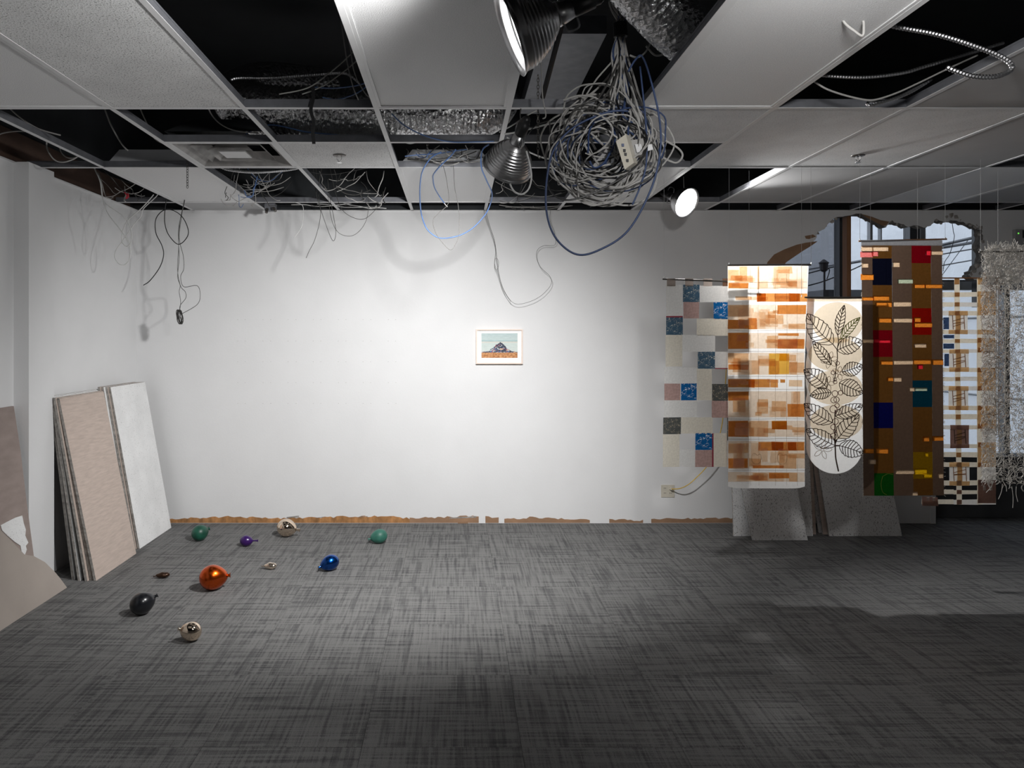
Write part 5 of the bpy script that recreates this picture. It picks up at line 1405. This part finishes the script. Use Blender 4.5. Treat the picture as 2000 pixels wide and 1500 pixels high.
for (x0, y0, x1, y1, mt) in LIGHT_PATCHES:
    T.sheet('light_patch', x0 - 1, y0 - 1, x1 + 2, y1 + 1, mt, 0.004, jit=0.6)  # spots of lamplight on the gauze, set in as brighter cloth pieces
T.line('embroidered_ring', [[(1722, 930), (1719, 945), (1722, 960), (1730, 966)], [(1722, 930), (1732, 925), (1742, 926)]], 'ink_green', 0.0015, 0.006)
b = MB()
for k in range(150):
    y = random.uniform(480, 968); x = 1682 + 4 * ((y - 479) / 489) ** 2
    for xx, sg in ((x, -1), (x + 159, 1)):
        b.tube([T.pt(xx, y, 0.002), T.pt(xx + sg * random.uniform(1, 3.2), y + random.uniform(-2, 3), 0.004)], 0.0010, 3)
tag(b.build('frayed_edge', C['lat_w'], T.t), kind='stuff')

# 5 open lattice of linen strips
T = Textile('open lattice banner of cream and tan linen strips with chair motifs, behind the brown banner', 4.78, 1870, 985, 0.004, 3.0, 1.7)
T.rod(1790, 543, 1952, 543, 0.004, 'stud_wood')
T.wire(1792, 543); T.wire(1949, 543)
YS = [(570.6, 580), (590, 599), (607, 616), (644, 652.6), (662, 670), (682, 689.5), (718, 726), (736, 744), (754, 763), (792, 801), (809, 819), (830, 838), (867, 875), (883, 893), (902.5, 911.7), (938, 948), (956, 965), (975, 985)]
for (y0, y1) in YS:
    T.sheet('cross_strip', 1800, y0, 1862, y1, random.choice(['lat', 'lat', 'lat_w']), 0.0, jit=0.7)
    T.sheet('cross_strip', 1862, y0 + random.uniform(-.6, .6), 1909, y1, random.choice(['lat', 'lat_w', 'lat']), 0.0, jit=0.7)
segs = [543] + [v for p in YS for v in p] + [985]
T.sheet('upright_strip', 1863, 543, 1873.5, 985, 'lat', 0.0012, skew=4.0)
for (y0, y1) in [(543, 556)] + YS:
    sh = 4.0 * (y0 - 543) / 442
    T.sheet('crossing', 1863.5 + sh, y0 + .5, 1873 + sh, y1 - .5, 'lat_d' if y0 < 900 else 'lat_m', 0.0025, jit=0.3)
T.sheet('upright_strip', 1907, 543, 1917, 985, 'lat', 0.0012)
T.sheet('upright_strip', 1917, 556, 1944, 985, 'lat_w', 0.0006)
for (x0, y0, x1, y1) in ((1908, 569.6, 1943.7, 616), (1908, 660, 1943.7, 688), (1908, 718, 1943.7, 763), (1908, 792, 1943.7, 837), (1908, 864, 1943.7, 912), (1908, 937, 1943.7, 982)):
    mt = 'lat_b' if y0 < 900 else 'lat_m'
    T.sheet('tan_square', x0, y0, x1, y1, mt, 0.003, jit=0.5)
    if y0 > 600:
        T.sheet('dark_corner', 1908, y0, 1917, y0 + 9, 'lat_d' if y0 < 900 else 'lat_m', 0.0045); T.sheet('dark_corner', 1908, y1 - 9, 1917, y1, 'lat_d' if y0 < 900 else 'lat_m', 0.0045)
        for hx in (1918, 1931): T.sheet('white_window', hx, y0 + 11, hx + 5, y0 + 20, 'lat_w', 0.005); 
for q in ((1908, 644, 1940, 653), (1908, 543, 1918, 556)):
    T.sheet('dark_corner', *q, 'lat_b', 0.0045)
for k, (x0, y0, x1, y1) in enumerate(((1852, 607, 1889, 652.5), (1853, 682, 1891, 726), (1852, 754, 1890, 801), (1855, 830, 1891, 875), (1853, 902.5, 1892, 948))):
    br = 'lat_m' if k == 3 else 'lat_b'
    T.sheet('chair_square', x0, y0 + 8, x1, y1 - 8, 'lat_w' if k != 3 else 'lat_m', 0.0022)
    T.sheet('chair_bar', x0, y0, x1, y0 + 8.5, br, 0.004, jit=0.5); T.sheet('chair_bar', x0, y1 - 8.5, x1, y1, br, 0.004, jit=0.5)
    T.sheet('upright_strip', 1866 + k * .6, y0 + 8, 1875.5 + k * .6, y1 - 8, 'lat_b', 0.0035)
    T.line('chair_outline', [[(x0 + 7, y0 + 9), (x0 + 8.5, y1 - 9)], [(x1 - 8, y0 + 9), (x1 - 6.5, y1 - 9)], [(x0 + 8, y0 + 20), (x1 - 8, y0 + 14)], [(x0 + 8, y0 + 25), (x1 - 8, y0 + 22)], [(x0 + 8, y0 + 31 - 8 * (k == 4)), (x1 - 8, y0 + 24)]], 'ink_brown' if k == 3 else 'lat_d', 0.0022, 0.006, n=1)
for (x0, y0, x1, y1) in ((1842, 620, 1853, 643), (1842, 654, 1863, 661), (1842, 671, 1863, 681), (1844, 691, 1853, 715)):
    T.sheet('denim_piece', x0, y0, x1, y1, 'denim', 0.003)
T.sheet('tan_square', 1800, 970, 1831, 988, 'lat_m', 0.004, jit=1.0)
for hx in (1809, 1820): T.sheet('white_window', hx, 971, hx + 5, 978, 'lat_w', 0.006)

# 6 lace of tangled threads at the right edge
T = Textile('pale lacy textile of tangled threads with a ragged fringe, at the right edge', 4.45, 1975, 960, 0.0, 3.0, 0)
T.rod(1912, 492, 2135, 490, 0.004, 'taupe_rod' if 'taupe_rod' in M else 'chain')
T.wire(1915, 491); T.wire(2120, 490)
def threads(n, fx_, fy_, ln, mt, r, droop=0.3):
    mb = MB()
    for k in range(n):
        x, y = fx_(), fy_()
        an = random.uniform(0, 2 * math.pi); L_ = random.uniform(*ln)
        pts = []; cv = random.uniform(-.9, .9)
        Y0 = T.Y + random.uniform(-.012, .012)
        for i in range(5):
            pts.append(W(x, y, Y0 + random.uniform(-.004, .004)))
            x += math.cos(an) * L_ / 4; y += math.sin(an) * L_ / 4 + droop
            x = max(1914 + random.uniform(0, 5), x)
            an += cv * random.uniform(0.3, 1.1)
        mb.tube(pts, r, 3)
    o = mb.build('thread_lace', C[mt], T.t)
    tag(o, kind='stuff')
U = random.uniform
threads(2200, lambda: U(1922, 2130), lambda: U(484, 552), (8, 20), 'thread', 0.0014)
threads(240, lambda: U(1926, 2130), lambda: U(480, 488), (8, 18), 'thread', 0.0014)
threads(1000, lambda: U(1918, 1952), lambda: U(545, 850), (8, 20), 'thread', 0.0012)
threads(300, lambda: U(1918, 1958), lambda: U(545, 840), (8, 20), 'thread_rust', 0.0012)
threads(4200, lambda: U(1955, 2130), lambda: U(545, 850), (7, 16), 'thread', 0.0012)
threads(260, lambda: U(1965, 2130), lambda: U(560, 780), (6, 14), 'thread_rust', 0.0012)
threads(1500, lambda: U(1916, 2130), lambda: U(840, 945), (8, 18), 'thread', 0.0013)
for x in (1944.5, 1948, 1962):
    T.line('warp_cord', [[(x, 552), (x + 1, 650), (x, 760), (x + 1, 850)]], 'thread', 0.0028, 0.004)
for (xa, ya, xb, yb) in ((1940, 940, 1926, 962), (1958, 945, 1950, 975), (1976, 950, 1978, 992), (1985, 950, 1988, 980), (1962, 945, 1966, 960), (1996, 948, 1999, 960), (1930, 938, 1934, 958)):
    T.line('fringe', [[(xa, ya), ((xa + xb) / 2 + U(-4, 4), (ya + yb) / 2), (xb, yb)]], 'thread', 0.0016, 0.0)
